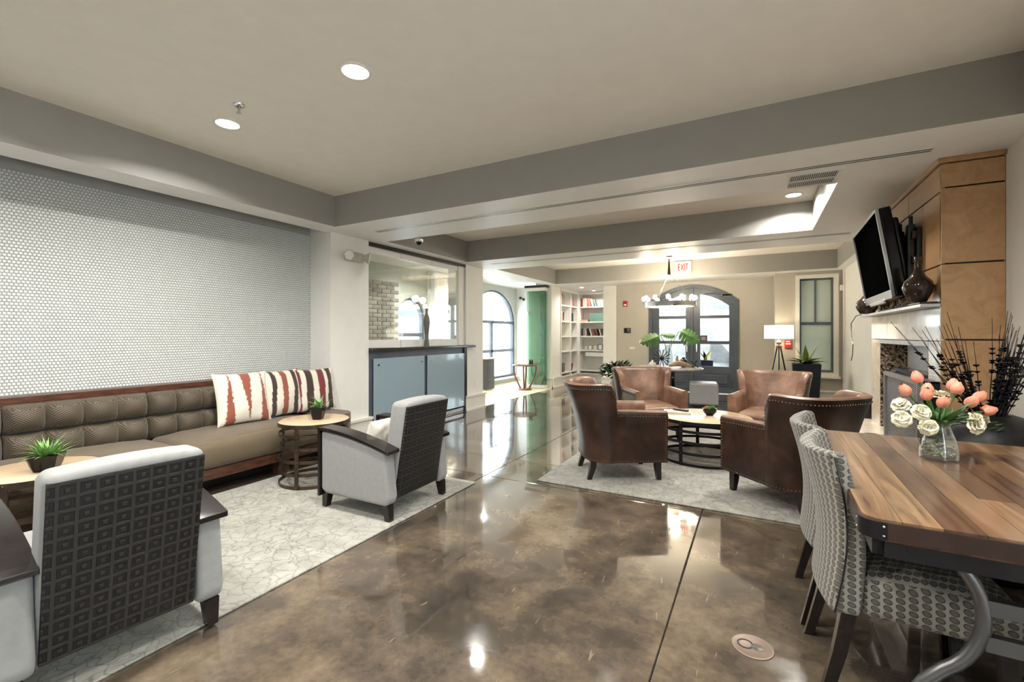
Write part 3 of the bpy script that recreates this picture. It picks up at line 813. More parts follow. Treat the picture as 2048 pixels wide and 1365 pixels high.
MB().box((-3.86, -.6, .115), (-3.745, 3.28, .20)).build('front_rail', MT['walnut'], bq, bevel=(.004, 1))
MB().box((-4.36, -.55, .0), (-3.95, 3.40, .20)).build('recessed_plinth', MT['black'], bq)
for y in (-.2, 1.15, 2.56, 3.2): MB().box((-3.86, y, 0), (-3.765, y+.10, .116)).build('foot', MT['walnut'], bq)

# ---- square armchairs seen from behind
def armchair(label, loc, rz):
    t = thing('armchair', label, 'armchair', loc, rz, 'square cream armchairs')
    # local: faces +Y, x to its own right
    def ztop(y): return .575-.10*((max(0, .30-y))/.62)**1.75
    side = [(-.30, .105), (.27, .105), (.315, .13)]+[(.315-.60*k/14, ztop(.315-.60*k/14)-.022) for k in range(15)]+[(-.32, .16)]
    for s in (-1, 1):
        m = MB().plate(side, [], (s*.235, 0, 0), (0,1,0), (0,0,1), (s,0,0), .10)
        m.build('arm_panel', MT['cream'], t, smooth=50, bevel=(.022, 3))
        cap = [(.335-.66*k/14, ztop(.335-.66*k/14)) for k in range(15)]
        pl = cap+[(y, z-.026) for y, z in reversed(cap)]
        MB().plate(pl, [], (s*.228, 0, 0), (0,1,0), (0,0,1), (s,0,0), .118).build('arm_cap', MT['espresso'], t, smooth=40, bevel=(.004, 1))
        MB().box((s*.228, .317, .085), (s*.346, .335, ztop(.33)-.004)).build('front_stile', MT['espresso'], t)
        for y in (-.275, .29):
            x = s*.292
            m = MB(); d = 1 if y > 0 else -1
            a = .028; b = .02
            vs = [(x-a, y-a, .108), (x+a, y-a, .108), (x+a, y+a, .108), (x-a, y+a, .108), (x-b, y-b+d*.016, 0), (x+b, y-b+d*.016, 0), (x+b, y+b+d*.016, 0), (x-b, y+b+d*.016, 0)]
            m.add(vs, [(0,1,2,3),(7,6,5,4),(0,4,5,1),(1,5,6,2),(2,6,7,3),(3,7,4,0)]).build('leg', MT['espresso'], t, smooth=0)
    def lean(z): return -.285-.115*((z-.12)/.68)
    # upholstered back, leaning, with a rounded head
    m = MB()
    def f(q, h):
        x, y, z = q; zz = z+.455
        bow = .012*(1-(x/h[0])**2) if z > 0 else 0
        return (x, y+lean(zz)+.075, z+bow)
    m.rbox((-.233, -.075, .13), (.233, .075, .78), .035, 3, f)
    m.build('back', MT['cream'], t, smooth=50)
    # patterned outer back
    def g(i, j):
        x = -.226+.452*i; z = .125+.63*j
        e = .006*(1-abs(2*i-1)**6)*(1-abs(2*j-1)**10)
        return (x, lean(z)-.0025-e-.002, z)
    m = MB().grid(lambda i, j: g(i, j), 10, 16)
    m.add([g(0,0), g(1,0), g(1,1), g(0,1)]+[(p[0], p[1]+.02, p[2]) for p in (g(0,0), g(1,0), g(1,1), g(0,1))], [(0,1,5,4),(1,2,6,5),(2,3,7,6),(3,0,4,7)])
    m.build('outer_back_panel', MT['squares'], t, smooth=40)
    MB().rbox((-.228, -.20, .28), (.228, .31, .42), .04, 3).build('seat_cushion', MT['cream'], t, smooth=60)
    MB().box((-.234, -.27, .11), (.234, .30, .285)).build('seat_frame', MT['cream'], t, bevel=(.008, 1))
    return t
c1 = armchair('cream armchair with dark squared back, largest, in the near corner', (-2.375, .82, .012), math.radians(90-5))
c2 = dup(c1, (-2.44, 2.53, .012), math.radians(90+1), 'cream armchair with dark squared back beside the drum side table')

# ---- drum tables of iron hoops and wood
def drum(name, label, loc, r, h, hoops, straps, phase, wood, metal, group):
    t = thing(name, label, 'table', loc, 0, group)
    MB().lathe([(r-.006, h-.03), (r-.006, h-.004), (r-.012, h), (.001, h)], 56, close=False).build('table_top', wood, t)
    MB().ring(r-.006, r, h-.032, h-.001, 56).build('rim', metal, t)
    for k in range(hoops):
        z = (h-.11)*k/(hoops-1)+.0
        MB().ring(r-.012, r-.007, z, z+.026, 56).build('hoop', metal, t)
    for k in range(straps):
        a = phase+2*pi*k/straps
        m = MB().at(0, 0, 0, a); m.box((r-.007, -.017, 0), (r-.002, .017, h-.03))
        s = m.build('strap', metal, t)
        m = MB().at(0, 0, 0, a)
        for q in range(hoops+1):
            z = ((h-.11)*q/(hoops-1)+.013) if q < hoops else h-.016
            m.sphere((r-.0005, 0, z), .006, 8, 6)
        tag(m.build('rivets', MT['brass'], s), None, None, None, 'stuff')
    return t
drum('side_table', 'round drum side table of iron hoops beside the banquette cushions', (-3.33, 2.59, .012), .285, .515, 5, 4, math.radians(-66), MT['ash'], MT['iron'], 'small drum side tables')
drum('side_table', 'round drum side table partly hidden behind the near armchair', (-3.41, .915, .012), .272, .515, 5, 4, math.radians(-40), MT['ash'], MT['iron'], 'small drum side tables')
drum('coffee_table', 'low round coffee table of black hoops among the club chairs', (-.47, 4.94, .012), .445, .42, 4, 5, math.radians(-112), MT['ash'], MT['ironblack'], None)

# ---- printed cushions
def cushion(name, label, loc, rz, tilt, size, fn, group='striped cushions on the banquette', dep=.14):
    n = 56
    vs = []; cols = []
    def P(i, j, sgn):
        u = 2*i/n-1; v_ = 2*j/n-1
        e = max(0, (1-abs(u)**2.6)*(1-abs(v_)**2.6))**.55
        pin = 1-.07*(1-abs(u)**2)*(abs(v_)**3); pin2 = 1-.07*(1-abs(v_)**2)*(abs(u)**3)
        wr = .004*math.sin(7*u+3*v_)+.004*math.sin(5*v_-4*u)
        return (u*size/2*pin2, -sgn*(dep/2*e)+wr*e, v_*size/2*pin+size/2)
    fs = []
    for sgn in (1, -1):
        o = len(vs)
        for i in range(n+1):
            for j in range(n+1):
                vs.append(P(i, j, sgn)); cols.append(fn(i/n, j/n))
        for i in range(n):
            for j in range(n):
                q = (o+i*(n+1)+j, o+(i+1)*(n+1)+j, o+(i+1)*(n+1)+j+1, o+i*(n+1)+j+1)
                fs.append(q if sgn > 0 else q[::-1])
    me = bpy.data.meshes.new(name); me.from_pydata(vs, [], fs); me.materials.append(MT['print'])
    at = me.color_attributes.new('Col', 'FLOAT_COLOR', 'POINT')
    at.data.foreach_set('color', [x for c in cols for x in (*c, 1.0)])
    me.polygons.foreach_set('use_smooth', [True]*len(me.polygons))
    o = bpy.data.objects.new(name, me); col.objects.link(o)
    o.location = loc; o.rotation_euler = (tilt, 0, rz)
    return tag(o, label, 'cushion', group)
CW, CR, CD, CM = (.68, .64, .55), (.26, .075, .045), (.045, .026, .02), (.16, .028, .03)
def f1(u, v_):
    u2 = u+.006*math.sin(60*v_)
    for c, w0, w1, k in ((.24, .09, .005, 0), (.545, .0, .10, 0), (.86, .085, .005, 0)):
        hw = w0+(w1-w0)*v_
        c2 = c+(-.04 if w0 > w1 else 0)*(1-v_)*(1 if c < .5 else 0)
        if abs(u2-c2) < hw: return CR
    return CW
def f2(u, v_):
    u2 = u+.03*math.sin(5*v_+1)-.10*(1-v_)*0
    for a, b, c in ((.0, .06, CM), (.20, .30, CD), (.44, .57, CR), (.72, .84, CD), (.95, 1.1, CM)):
        if a <= u2 < b: return c
    return CW
def f3(u, v_):
    u2 = u+.012*math.sin(6*v_)
    for a, b, c in ((-.1, .10, CM), (.22, .38, CD), (.52, .68, CM), (.76, .90, CD), (.985, 1.1, CM)):
        if a <= u2 < b: return c
    return CW
cushion('cushion', 'cream cushion with brick red triangles leaning on the banquette', (-4.05, 2.43, .45), math.radians(86), math.radians(-14), .47, f1)
cushion('cushion', 'wavy red and brown striped cushion, middle of the three', (-4.10, 2.84, .45), math.radians(93), math.radians(-12), .46, f2)
cushion('cushion', 'maroon and dark striped cushion in the banquette corner', (-4.08, 3.21, .45), math.radians(84), math.radians(-12), .45, f3)
cushion('cushion', 'small ruffled cream cushion lying in the farther armchair', (-2.47, 2.45, .425), math.radians(90), math.radians(14), .21, lambda u, v_: CW, 'armchair cushion', .12)

# ---- potted succulents
def leaf_mesh(m, base, az, el, L, w_, curl=.5, th=.25, n=7):
    """one fleshy pointed leaf"""
    base = Vector(base); d = Vector((math.cos(az), math.sin(az), 0)); sd = Vector((-math.sin(az), math.cos(az), 0))
    p = base.copy(); e = el; rows = []
    for k in range(n+1):
        t_ = k/n; ww = w_*(math.sin(pi*min(1, .25+.75*t_))**.8 if t_ > .0 else .7)*(1-t_**3)+.0004
        up = (Vector((0, 0, 1))*math.cos(e)-d*math.sin(e))
        rows.append((p.copy(), ww, up))
        p = p+(d*math.cos(e)+Vector((0,0,1))*math.sin(e))*(L/n); e -= curl/n
    vs = []
    for q, ww, up in rows:
        vs += [q-sd*ww+up*ww*.25, q-up*ww*th, q+sd*ww+up*ww*.25, q+up*ww*th*.6]
    fs = []
    for k in range(n): fs += [(k*4+a, k*4+(a+1) % 4, k*4+4+(a+1) % 4, k*4+4+a) for a in range(4)]
    fs += [(3, 2, 1, 0)]
    return m.add(vs, fs)
def sq_pot(t, w0, w1, h, mat, r=.01):
    m = MB(); n = 6
    prof = [(w0, 0), (w0+(w1-w0)*.45, h*.35), (w1, h), (w1-.006, h), (w1-.012, h-.012)]
    vs = []
    for w_, z in prof:
        c = w_*.22
        vs += [(-w_+c, -w_, z), (w_-c, -w_, z), (w_, -w_+c, z), (w_, w_-c, z), (w_-c, w_, z), (-w_+c, w_, z), (-w_, w_-c, z), (-w_, -w_+c, z)]
    fs = [tuple(range(8))[::-1]]
    for i in range(len(prof)-1): fs += [(i*8+k, i*8+(k+1) % 8, i*8+8+(k+1) % 8, i*8+8+k) for k in range(8)]
    fs.append(tuple(range((len(prof)-1)*8, len(prof)*8)))
    m.add(vs, fs); return m.build('pot', mat, t, smooth=30)
t = thing('potted_succulent', 'pale aloe and rosette in a black pot beside striped cushions', 'plant', (-3.30, 2.60, .527), .5, 'succulents on drum tables')
sq_pot(t, .034, .056, .105, MT['blackgloss'])
MB().box((-.045, -.045, .085), (.045, .045, .095)).build('soil', MT['soil'], t)
rr = random.Random(3)
for k in range(13):
    a = rr.uniform(0, 2*pi); leaf_mesh(MB(), (rr.uniform(-.006, .028), rr.uniform(-.015, .015), .092), a, rr.uniform(.75, 1.35), rr.uniform(.10, .155), .011, rr.uniform(.3, 1.1)).build('leaf', MT['paleg'], t, smooth=60)
for ring_, n_, el in ((.006, 5, 1.2), (.014, 8, .8), (.02, 9, .35)):
    for k in range(n_):
        a = 2*pi*k/n_+ring_*50
        leaf_mesh(MB(), (-.028+ring_*.4*math.cos(a), -.012+ring_*.4*math.sin(a), .096), a, el, .034, .011, -.6).build('rosette_leaf', MT['green'], t, smooth=60)
t = thing('potted_succulent', 'spiky green succulent in a wide black pot by the near armchair', 'plant', (-3.33, .93, .527), .9, 'succulents on drum tables')
sq_pot(t, .040, .064, .085, MT['blackgloss'])
MB().box((-.055, -.055, .066), (.055, .055, .076)).build('soil', MT['soil'], t)
rr = random.Random(8)
for k in range(64):
    a = rr.uniform(0, 2*pi); el = rr.uniform(.25, 1.4)
    leaf_mesh(MB(), (.04*math.cos(a)*rr.random(), .04*math.sin(a)*rr.random(), .074), a, el, rr.uniform(.08, .14), .0052, rr.uniform(.1, .9)).build('leaf', MT['green'] if rr.random() < .6 else MT['paleg'], t, smooth=60)

# ================================================================== counter and glass partition
t = thing('reception_counter', 'slate counter with frosted glass fronts between two columns', 'counter', (0, 0, 0))
MB().box((-4.62, 4.015, .09), (-4.19, 6.135, 1.045)).build('body', MT['slate'], t)
MB().box((-4.60, 4.015, 0), (-4.24, 6.135, .09)).build('plinth', MT['black'], t)
MB().box((-4.19, 4.015, .02), (-4.178, 6.135, .075)).build('kick_strip', MT['steel'], t)
MB().rbox((-4.66, 4.012, 1.045), (-4.10, 6.138, 1.085), .006, 2).build('counter_top', MT['granite'], t)
MB().rbox((-4.188, 6.138, 1.045), (-4.10, 6.30, 1.08), .006, 2).build('counter_top_end', MT['granite'], t)
MB().box((-4.20, 6.06, .0), (-4.165, 6.135, 1.045)).build('corner_post', MT['black'], t)
for a, b in ((4.087, 5.055), (5.121, 6.05)):
    p = MB().rbox((-4.172, a, .10), (-4.160, b, .953), .003, 1).build('frosted_panel', MT['frosted'], t)
    for y in (a+.07, b-.07):
        for z in (.18, .87):
            MB().cyl((-4.19, y, z), (-4.148, y, z), .014, n=16).build('standoff', MT['chrome'], p)
t = thing('glass_partition', 'frameless sliding glass panels above the counter', 'glass partition', (0, 0, 0))
MB().box((-4.30, 4.012, 2.355), (-4.20, 6.135, 2.402)).build('track', MT['black'], t)
for k, (a, b) in enumerate(((4.02, 4.645), (4.655, 5.30), (5.31, 5.97))):
    x = -4.25
    p = MB().box((x-.005, a, 1.10), (x+.005, b, 2.355)).build('pane', MT['partition'], t)
    MB().box((x-.018, a, 2.275), (x+.018, b, 2.352)).build('top_rail', MT['white'], p)
    MB().box((x-.018, a, 1.086), (x+.018, b, 1.185)).build('bottom_rail', MT['white'], p)
MB().box((-4.27, 5.975, 1.086), (-4.22, 6.135, 2.355)).build('end_jamb', MT['wall'], t)
t = thing('bottle_vase', 'slim grey striped bottle vase standing on the counter', 'vase', (-4.155, 5.095, 1.085))
MB().lathe([(.036, 0), (.040, .01), (.030, .09), (.026, .16), (.038, .27), (.047, .34), (.040, .40), (.020, .46), (.015, .50), (.018, .545), (.013, .545), (.011, .50)], 28).build('body', MT['greyvase'], t)

# emergency light on the first column
t = thing('emergency_light', 'beige twin head emergency light high on the first column', 'emergency light', (-4.17, 3.77, 2.165))
empl = plain('beige_plastic', (.50, .46, .40), .4, var=.03)
MB().rbox((0, -.13, -.058), (.06, .11, .05), .012, 2).build('housing', empl, t)
for y, az, n_ in ((-.11, -1.15, 6), (.145, .75, 24)):     # one faceted head turned to the room, one round head turned along the wall
    d = Vector((math.cos(az), math.sin(az), -.18)).normalized(); p = Vector((.075, y, .0))
    hd = MB().cyl(p-d*.045, p+d*.025, .03, .068, n_).build('lamp_head', empl, t)
    MB().cyl(p+d*.026, p+d*.031, .060, .058, n_).build('lens', MT['white'], hd)
t = thing('wall_outlet', 'white electrical outlet low on the middle column', 'outlet', (-4.19, 6.41, .42))
MB().rbox((0, -.036, -.058), (.008, .036, .058), .004, 2).build('cover_plate', MT['white'], t)
for z in (-.022, .022): MB().rbox((.006, -.015, z-.013), (.010, .015, z+.013), .003, 1).build('socket', MT['trim'], t)
# ================================================================== leather club chairs
def resample(pts, step):
    P = [Vector(p) for p in pts]; out = []; acc = 0.0
    for a, b in zip(P, P[1:]):
        L = (b-a).length
        if L < 1e-9: continue
        while acc <= L:
            out.append(a+(b-a)*(acc/L)); acc += step
        acc -= L
    return out
def club_chair(label, loc, rz):
    t = thing('club_chair', label, 'club chair', loc, rz, 'brown leather club chairs')
    S = []   # (x, y, normal, height)
    yw = -.10
    def H(y):
        if y > yw: return .595
        k = (yw-y)
        return .838-.055*math.exp(-k/.034)-.014*max(0, min(1, (k-.09)/.14))
    for k in range(7):
        y = .335+(yw+.012-.335)*k/6; S.append((.315, y, Vector((1, 0)), .595+.012*(k/6)))
    for dy, hh in ((0, .655), (.003, .70), (.009, .742), (.018, .77)): S.append((.318+dy*.2, yw-dy, Vector((1, 0)), hh))
    n = 15
    for k in range(1, n+1):
        a = (pi/2)*k/n
        x = .325*math.cos(a)**.62 if a < pi/2-1e-6 else 0; y = yw-.024-.212*math.sin(a)**.9
        nn = Vector((math.cos(a)**1.2*.9+.0 if a < pi/2-1e-6 else 0, -math.sin(a))).normalized()
        S.append((x, y, nn, H(y)))
    S = S+[(-x, y, Vector((-n_.x, n_.y)), h) for x, y, n_, h in S[-2::-1]]
    rows = []
    for x, y, n_, h in S:
        sec = []
        back = max(0, min(1, (yw+.02-y)/.06))
        def fl(z): return ((.03+.095*abs(n_.y)**1.5)*back+.012)*max(0, (z-.30)/.5)**1.35
        b0 = .165
        for q in range(6):
            z = b0+(h-.035-b0)*q/5; sec.append((fl(z), z))
        th = .085
        sec += [(fl(h)-.006, h-.012), (fl(h)-.025, h), (fl(h)-.055, h-.001), (fl(h)-th+.006, h-.018), (fl(h)-th, h-.05)]
        for q in range(1, 4):
            z = h-.05+(.33-(h-.05))*q/3; sec.append((fl(z)-th, z))
        rows.append([(x+n_.x*o, y+n_.y*o, z) for o, z in sec])
    m = MB(); k = len(rows[0]); vs = [p for r_ in rows for p in r_]
    fs = [(i*k+j, (i+1)*k+j, (i+1)*k+j+1, i*k+j+1) for i in range(len(rows)-1) for j in range(k-1)]
    fs += [tuple(range(k)), tuple(range((len(rows)-1)*k, len(rows)*k))[::-1]]
    nq = k-1; m.add(vs, fs)
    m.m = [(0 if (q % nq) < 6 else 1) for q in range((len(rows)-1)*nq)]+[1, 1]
    m.build('shell', [MT['leather_in_shade'], MT['leather']], t, smooth=50)  # one leather, coloured shaded outside and lit inside
    nl = MB()
    for q in resample([Vector(r_[5])+Vector((0, 0, -.012)) for r_ in rows], .0235): nl.sphere(q, .0062, 6, 4)
    for q in resample([Vector(r_[0])+Vector((0, 0, .014)) for r_ in rows], .0235): nl.sphere(q, .0058, 6, 4)
    for s in (-1, 1):
        for z in range(17): nl.sphere((s*.318, .318, .19+z*.0235), .0058, 6, 4)
    tag(nl.build('nailheads', MT['brass'], t), None, None, None, 'stuff')
    MB().box((-.24, -.22, .16), (.24, .30, .30)).build('seat_frame', MT['leather'], t, bevel=(.015, 2))
    MB().rbox((-.235, .29, .165), (.235, .325, .30), .015, 2).build('front_rail', MT['leather'], t)
    def f(q, h):
        x, y, z = q; kk = (1-(x/h[0])**4)*(1-(y/h[1])**4)
        return (x, y+(.022*(1-(x/h[0])**2) if y > 0 else 0), z+(.035*kk if z > 0 else 0))
    MB().rbox((-.228, -.21, .30), (.228, .335, .405), .035, 3, f).build('seat_cushion', MT['leather'], t, smooth=60)
    for x, y, d in ((-.20, -.27, -1), (.20, -.27, -1), (-.235, .275, 1), (.235, .275, 1)):
        a, b = .026, .018; m = MB(); o = .035*d if d < 0 else .012
        lv = [(a, .172, 0), (a*.95, .10, o*.15), (b, 0, o)]
        vs = []
        for r_, z, oy in lv: vs += [(x-r_, y-r_+oy, z), (x+r_, y-r_+oy, z), (x+r_, y+r_+oy, z), (x-r_, y+r_+oy, z)]
        fs = [(0,1,2,3), (11,10,9,8)]
        for i in range(2): fs += [(i*4+q, i*4+4+q, i*4+4+(q+1) % 4, i*4+(q+1) % 4) for q in range(4)]
        m.add(vs, fs).build('leg', MT['espresso'], t, smooth=40)
    return t
ca = club_chair('brown leather club chair turned away, nearest the open floor', (-1.105, 4.04, .012), math.radians(31.3-90))
dup(ca, (.205, 3.975, .012), math.radians(136.4-90), 'brown leather club chair turned away beside the dining chairs')
dup(ca, (-1.15, 5.60, .012), math.radians(-53-90), 'brown leather club chair facing out beside the leafy clay pot plant')
dup(ca, (.11, 5.66, .012), math.radians(-104-90), 'brown leather club chair facing out in front of the tall planter')

# things on the coffee table
zc = .432
t = thing('potted_succulent', 'rosette succulent in a ribbed black bowl on the coffee table', 'plant', (-.42, 4.99, zc))
MB().lathe([(.028, 0), (.034, .004), (.060, .035), (.064, .062), (.058, .062), (.052, .045)], 40, fn=lambda a, z: 1+.03*math.cos(20*a)).build('bowl', MT['blackgloss'], t)
MB().lathe([(.056, .05), (.001, .056)], 24, close=False).build('soil', MT['soil'], t)
rr = random.Random(5)
pinkg = plain('pink_tinged_leaf', (.45, .26, .16), .45, var=.3)
for cx_, cy_, R_ in ((-.025, -.01, .05), (.028, .004, .055), (0, .03, .045), (.0, -.03, .04)):
    for rg, n_, el in ((0, 5, 1.2), (1, 8, .75), (2, 9, .3)):
        for k in range(n_):
            a = 2*pi*k/n_+rg*.4
            leaf_mesh(MB(), (cx_+.008*rg*math.cos(a), cy_+.008*rg*math.sin(a), .06), a, el, R_*.75, .0125, -.5).build('leaf', MT['monstera'] if cx_ > -.02 else pinkg, t, smooth=60)
t = thing('book', 'large pale book lying flat on the coffee table', 'book', (-.73, 4.97, zc), math.radians(12))
MB().box((-.13, -.095, 0), (.13, .095, .003)).box((-.13, -.095, .018), (.13, .095, .021)).box((-.13, .092, 0), (.13, .095, .021)).build('cover', plain('grey_book_cover', (.5, .48, .44), .4), t, smooth=0)
MB().box((-.126, -.091, .003), (.126, .092, .018)).build('pages', MT['paper'], t)
t = thing('remote_control', 'black remote control lying on the pale book', 'remote', (-.70, 5.0, zc+.0215), math.radians(-28))
MB().rbox((-.085, -.022, 0), (.085, .022, .017), .007, 2).build('body', MT['black'], t)
m = MB()
for i in range(7):
    for j in range(3): m.cyl((-.065+i*.019, -.011+j*.011, .016), (-.065+i*.019, -.011+j*.011, .0185), .0035, n=8)
tag(m.build('buttons', MT['gunmetal'], t), None, None, None, 'stuff')

# ================================================================== dining table and chairs
dt = thing('dining_table', 'wooden strip dining table with curved steel legs', 'dining table', (.765, 2.20, 0), math.radians(-1.3))
tw, tl, cr = .495, .665, .045   # half width, half length, corner radius
def rrect(hx, hy, r_, n=6):
    return arc(hx-r_, hy-r_, r_, r_, 0, pi/2, n)+arc(-hx+r_, hy-r_, r_, r_, pi/2, pi, n)+arc(-hx+r_, -hy+r_, r_, r_, pi, 1.5*pi, n)+arc(hx-r_, -hy+r_, r_, r_, 1.5*pi, 2*pi, n)
rr = random.Random(21)
ns = 12; sw = 2*(tw-.004)/ns
for i in range(ns):
    x0 = -tw+.004+i*sw; x1 = x0+sw
    cuts = sorted([-tl+.004, tl-.004]+[rr.uniform(-.5, .5)+0 for _ in range(rr.choice((1, 1, 2)))])
    for a, b in zip(cuts, cuts[1:]):
        pl = [(x0+.0006, a+.0006), (x1-.0006, a+.0006), (x1-.0006, b-.0006), (x0+.0006, b-.0006)]
        h_ = tw-.004; g_ = tl-.004
        def corner(pl, sx, sy):
            c0 = (sx*(h_-cr), sy*(g_-cr)); q = []
            for p in pl:
                if abs(p[0]-sx*h_) < .002 and abs(p[1]-sy*g_) < .002:
                    aa = arc(c0[0], c0[1], cr, cr, 0, pi/2, 5)
                    pts = [(c0[0]+sx*(u-c0[0]), c0[1]+sy*(v_-c0[1])) for u, v_ in arc(c0[0], c0[1], cr, cr, 0, pi/2, 5)]
                    if sx*sy < 0: pts = pts[::-1]
                    q += pts
                else: q.append(p)
            return q
        for sx in (-1, 1):
            for sy in (-1, 1): pl = corner(pl, sx, sy)
        MB().plate(pl, [], (0, 0, .714), (1,0,0), (0,1,0), (0,0,1), .036).build('plank', MT['acacia'], dt, smooth=0)
MB().plate(rrect(tw-.01, tl-.01, cr), [], (0, 0, .690), (1,0,0), (0,1,0), (0,0,1), .023).build('underlayer', MT['walnut'], dt, smooth=30)
MB().plate(rrect(tw+.003, tl+.003, cr), [rrect(tw-.004, tl-.004, cr-.004)[::-1]], (0, 0, .700), (1,0,0), (0,1,0), (0,0,1), .044).build('edge_band', MT['darkedge'], dt, smooth=30)
for sx in (-1, 1):
    for sy in (-1, 1):
        o_ = [(u*sx, v_*sy) for u, v_ in [(tw+.006, tl-cr-.008)]+arc(tw+.006-cr, tl+.006-cr, cr, cr, 0, pi/2, 6)+[(tw-cr-.008, tl+.006)]]
        i_ = [(u*sx, v_*sy) for u, v_ in [(tw+.002, tl-cr-.008)]+arc(tw+.002-cr, tl+.002-cr, cr, cr, 0, pi/2, 6)+[(tw-cr-.008, tl+.002)]]
        b_ = MB().plate(o_+i_[::-1], [], (0, 0, .698), (1,0,0), (0,1,0), (0,0,1), .047).build('corner_bracket', MT['ironblack'], dt, smooth=30)
        m = MB()
        for z in (.709, .734): m.sphere((sx*(tw-cr), sy*(tl+.006), z), .0035, 8, 6).sphere((sx*(tw+.006), sy*(tl-cr), z), .0035, 8, 6)
        tag(m.build('rivets', MT['steel'], b_), None, None, None, 'stuff')
m = MB()
for s in (-1, 1): m.box((-tw+.05, s*(tl-.03)-.015, .645), (tw-.05, s*(tl-.03)+.015, .690)); m.box((s*(tw-.04)-.015, -tl+.03, .645), (s*(tw-.04)+.015, tl-.03, .690))
m.build('apron', MT['ironblack'], dt)
for sy in (-1, 1):
    y = sy*(tl-.10)
    for s in (-1, 1):
        pts = []
        for k in range(15):
            a = math.radians(72-124*k/14); pts.append((s*(-.43+.205*math.cos(a)), y, .50+.205*math.sin(a)))
        pts = [(s*-.40, y, .70)]+pts+[(s*-.345, y, .29), (s*-.385, y, .21), (s*-.41, y, .11), (s*-.42, y, 0)]
        MB().tube(pts, .017, 12).build('curved_leg', MT['gunmetal'], dt)
    for z in (.44, .535): MB().box((-.225, y-.012, z-.02), (.225, y+.012, z+.02)).build('leg_rail', MT['gunmetal'], dt)
    for s in (-1, 1): MB().cyl((s*.02, y, .535), (s*.12, y-sy*.30, .69), .011).build('brace', MT['ironblack'], dt)
MB().cyl((0, -tl+.1, .49), (0, tl-.1, .49), .014).build('stretcher', MT['ironblack'], dt)

def dining_chair(label, loc, rz):
    t = thing('dining_chair', label, 'dining chair', loc, rz, 'oval dot dining chairs')
    def back(x, z, front):
        k = (z-.34)/.51
        cv = (.030+.045*k)*(1-(x/.235)**2)
        y = -.236-cv+.034*math.sin(pi*min(1, max(0, k)))*1.0
        return y+(.082-.034*k if front else 0)
    m = MB(); nx, nz = 14, 14
    vs = []; ids = {}
    def V(i, j, f_):
        x = -.232+.464*i/nx; k = j/nz; z = .335+.515*k
        e = .0
        if f_ == 0: y = back(x, z, False)
        else: y = back(x, z, True)
        return (x, y, z+.014*(abs(2*i/nx-1)**2)*(k**6))
    for f_ in (0, 1):
        for i in range(nx+1):
            for j in range(nz+1): vs.append(V(i, j, f_))
    N = (nx+1)*(nz+1); fs = []
    for i in range(nx):
        for j in range(nz):
            q = (i*(nz+1)+j, (i+1)*(nz+1)+j, (i+1)*(nz+1)+j+1, i*(nz+1)+j+1); fs += [q, tuple(a+N for a in q[::-1])]
    for i in range(nx):
        for j in (0, nz):
            q = (i*(nz+1)+j, (i+1)*(nz+1)+j, (i+1)*(nz+1)+j+N, i*(nz+1)+j+N); fs.append(q)
    for j in range(nz):
        for i in (0, nx):
            q = (i*(nz+1)+j, i*(nz+1)+j+1, i*(nz+1)+j+1+N, i*(nz+1)+j+N); fs.append(q)
    m.add(vs, fs); m.build('backrest', MT['ovals'], t, smooth=60, bevel=(.016, 3))
    pp = []
    for s in (-1, 1):
        MB().tube([(s*.233, back(s*.232, .335+.51*k/10, False)+.012, .337+.51*k/10) for k in range(11)], .0032, 6).build('piping', MT['black'], t)
    def f(q, h):
        x, y, z = q; kk = (1-(x/h[0])**4)*(1-(y/h[1])**4)
        return (x*(1+.02*y/h[1]), y, z+(.03*kk if z > 0 else 0))
    MB().rbox((-.228, -.155, .335), (.228, .225, .465), .03, 3, f).build('seat', MT['ovals'], t, smooth=60)
    for x, y, ox, oy in ((-.205, -.185, -.01, -.075), (.205, -.185, .01, -.075), (-.205, .19, 0, .01), (.205, .19, 0, .01)):
        vs = []
        for r_, z, a, b in ((.021, .345, 0, 0), (.019, .2, ox*.4, oy*.35), (.015, 0, ox, oy)):
            vs += [(x-r_+a, y-r_+b, z), (x+r_+a, y-r_+b, z), (x+r_+a, y+r_+b, z), (x-r_+a, y+r_+b, z)]
        fs = [(0,1,2,3), (11,10,9,8)]
        for i in range(2): fs += [(i*4+q, i*4+4+q, i*4+4+(q+1) % 4, i*4+(q+1) % 4) for q in range(4)]
        MB().add(vs, fs).build('leg', MT['espresso'], t, smooth=30)
    return t
d1 = dining_chair('oval dot fabric dining chair, nearest, tucked under the table', (.45, 2.04, 0), math.radians(-90))
dup(d1, (.445, 2.53, 0), math.radians(-91), 'oval dot fabric dining chair behind the nearest one')

# ---- bouquet in a glass pitcher
zt = .7505; vx, vy = .645, 2.42
t = thing('glass_vase', 'clear glass vase with pale pebbles on the dining table', 'vase', (vx, vy, zt))
prof = [(.052, 0), (.060, .004), (.060, .03), (.054, .075), (.040, .115), (.035, .135), (.043, .158), (.055, .178)]
MB().lathe(prof+[(r_-.003, z) for r_, z in reversed(prof[1:])]+[(.045, .008), (.001, .008)], 36, close=False, fn=lambda a, z: 1+(.10*math.cos(a-2.6) if z > .165 else 0)).build('body', MT['vaseglass'], t)
rr = random.Random(4); m = MB()
peb = plain('pale_pebbles', (.50, .46, .32), .5, var=.3, vs=80)
for k in range(150):
    a = rr.uniform(0, 2*pi); q = rr.uniform(0, .052)**1; z = rr.uniform(.012, .062)
    q = min(q, .052-(z-.03)*.1 if z > .03 else .052)
    m.sphere((q*math.cos(a), q*math.sin(a), z), rr.uniform(.005, .008), 6, 4, (1, 1, .8))
tag(m.build('pebbles', peb, t), None, None, None, 'stuff')
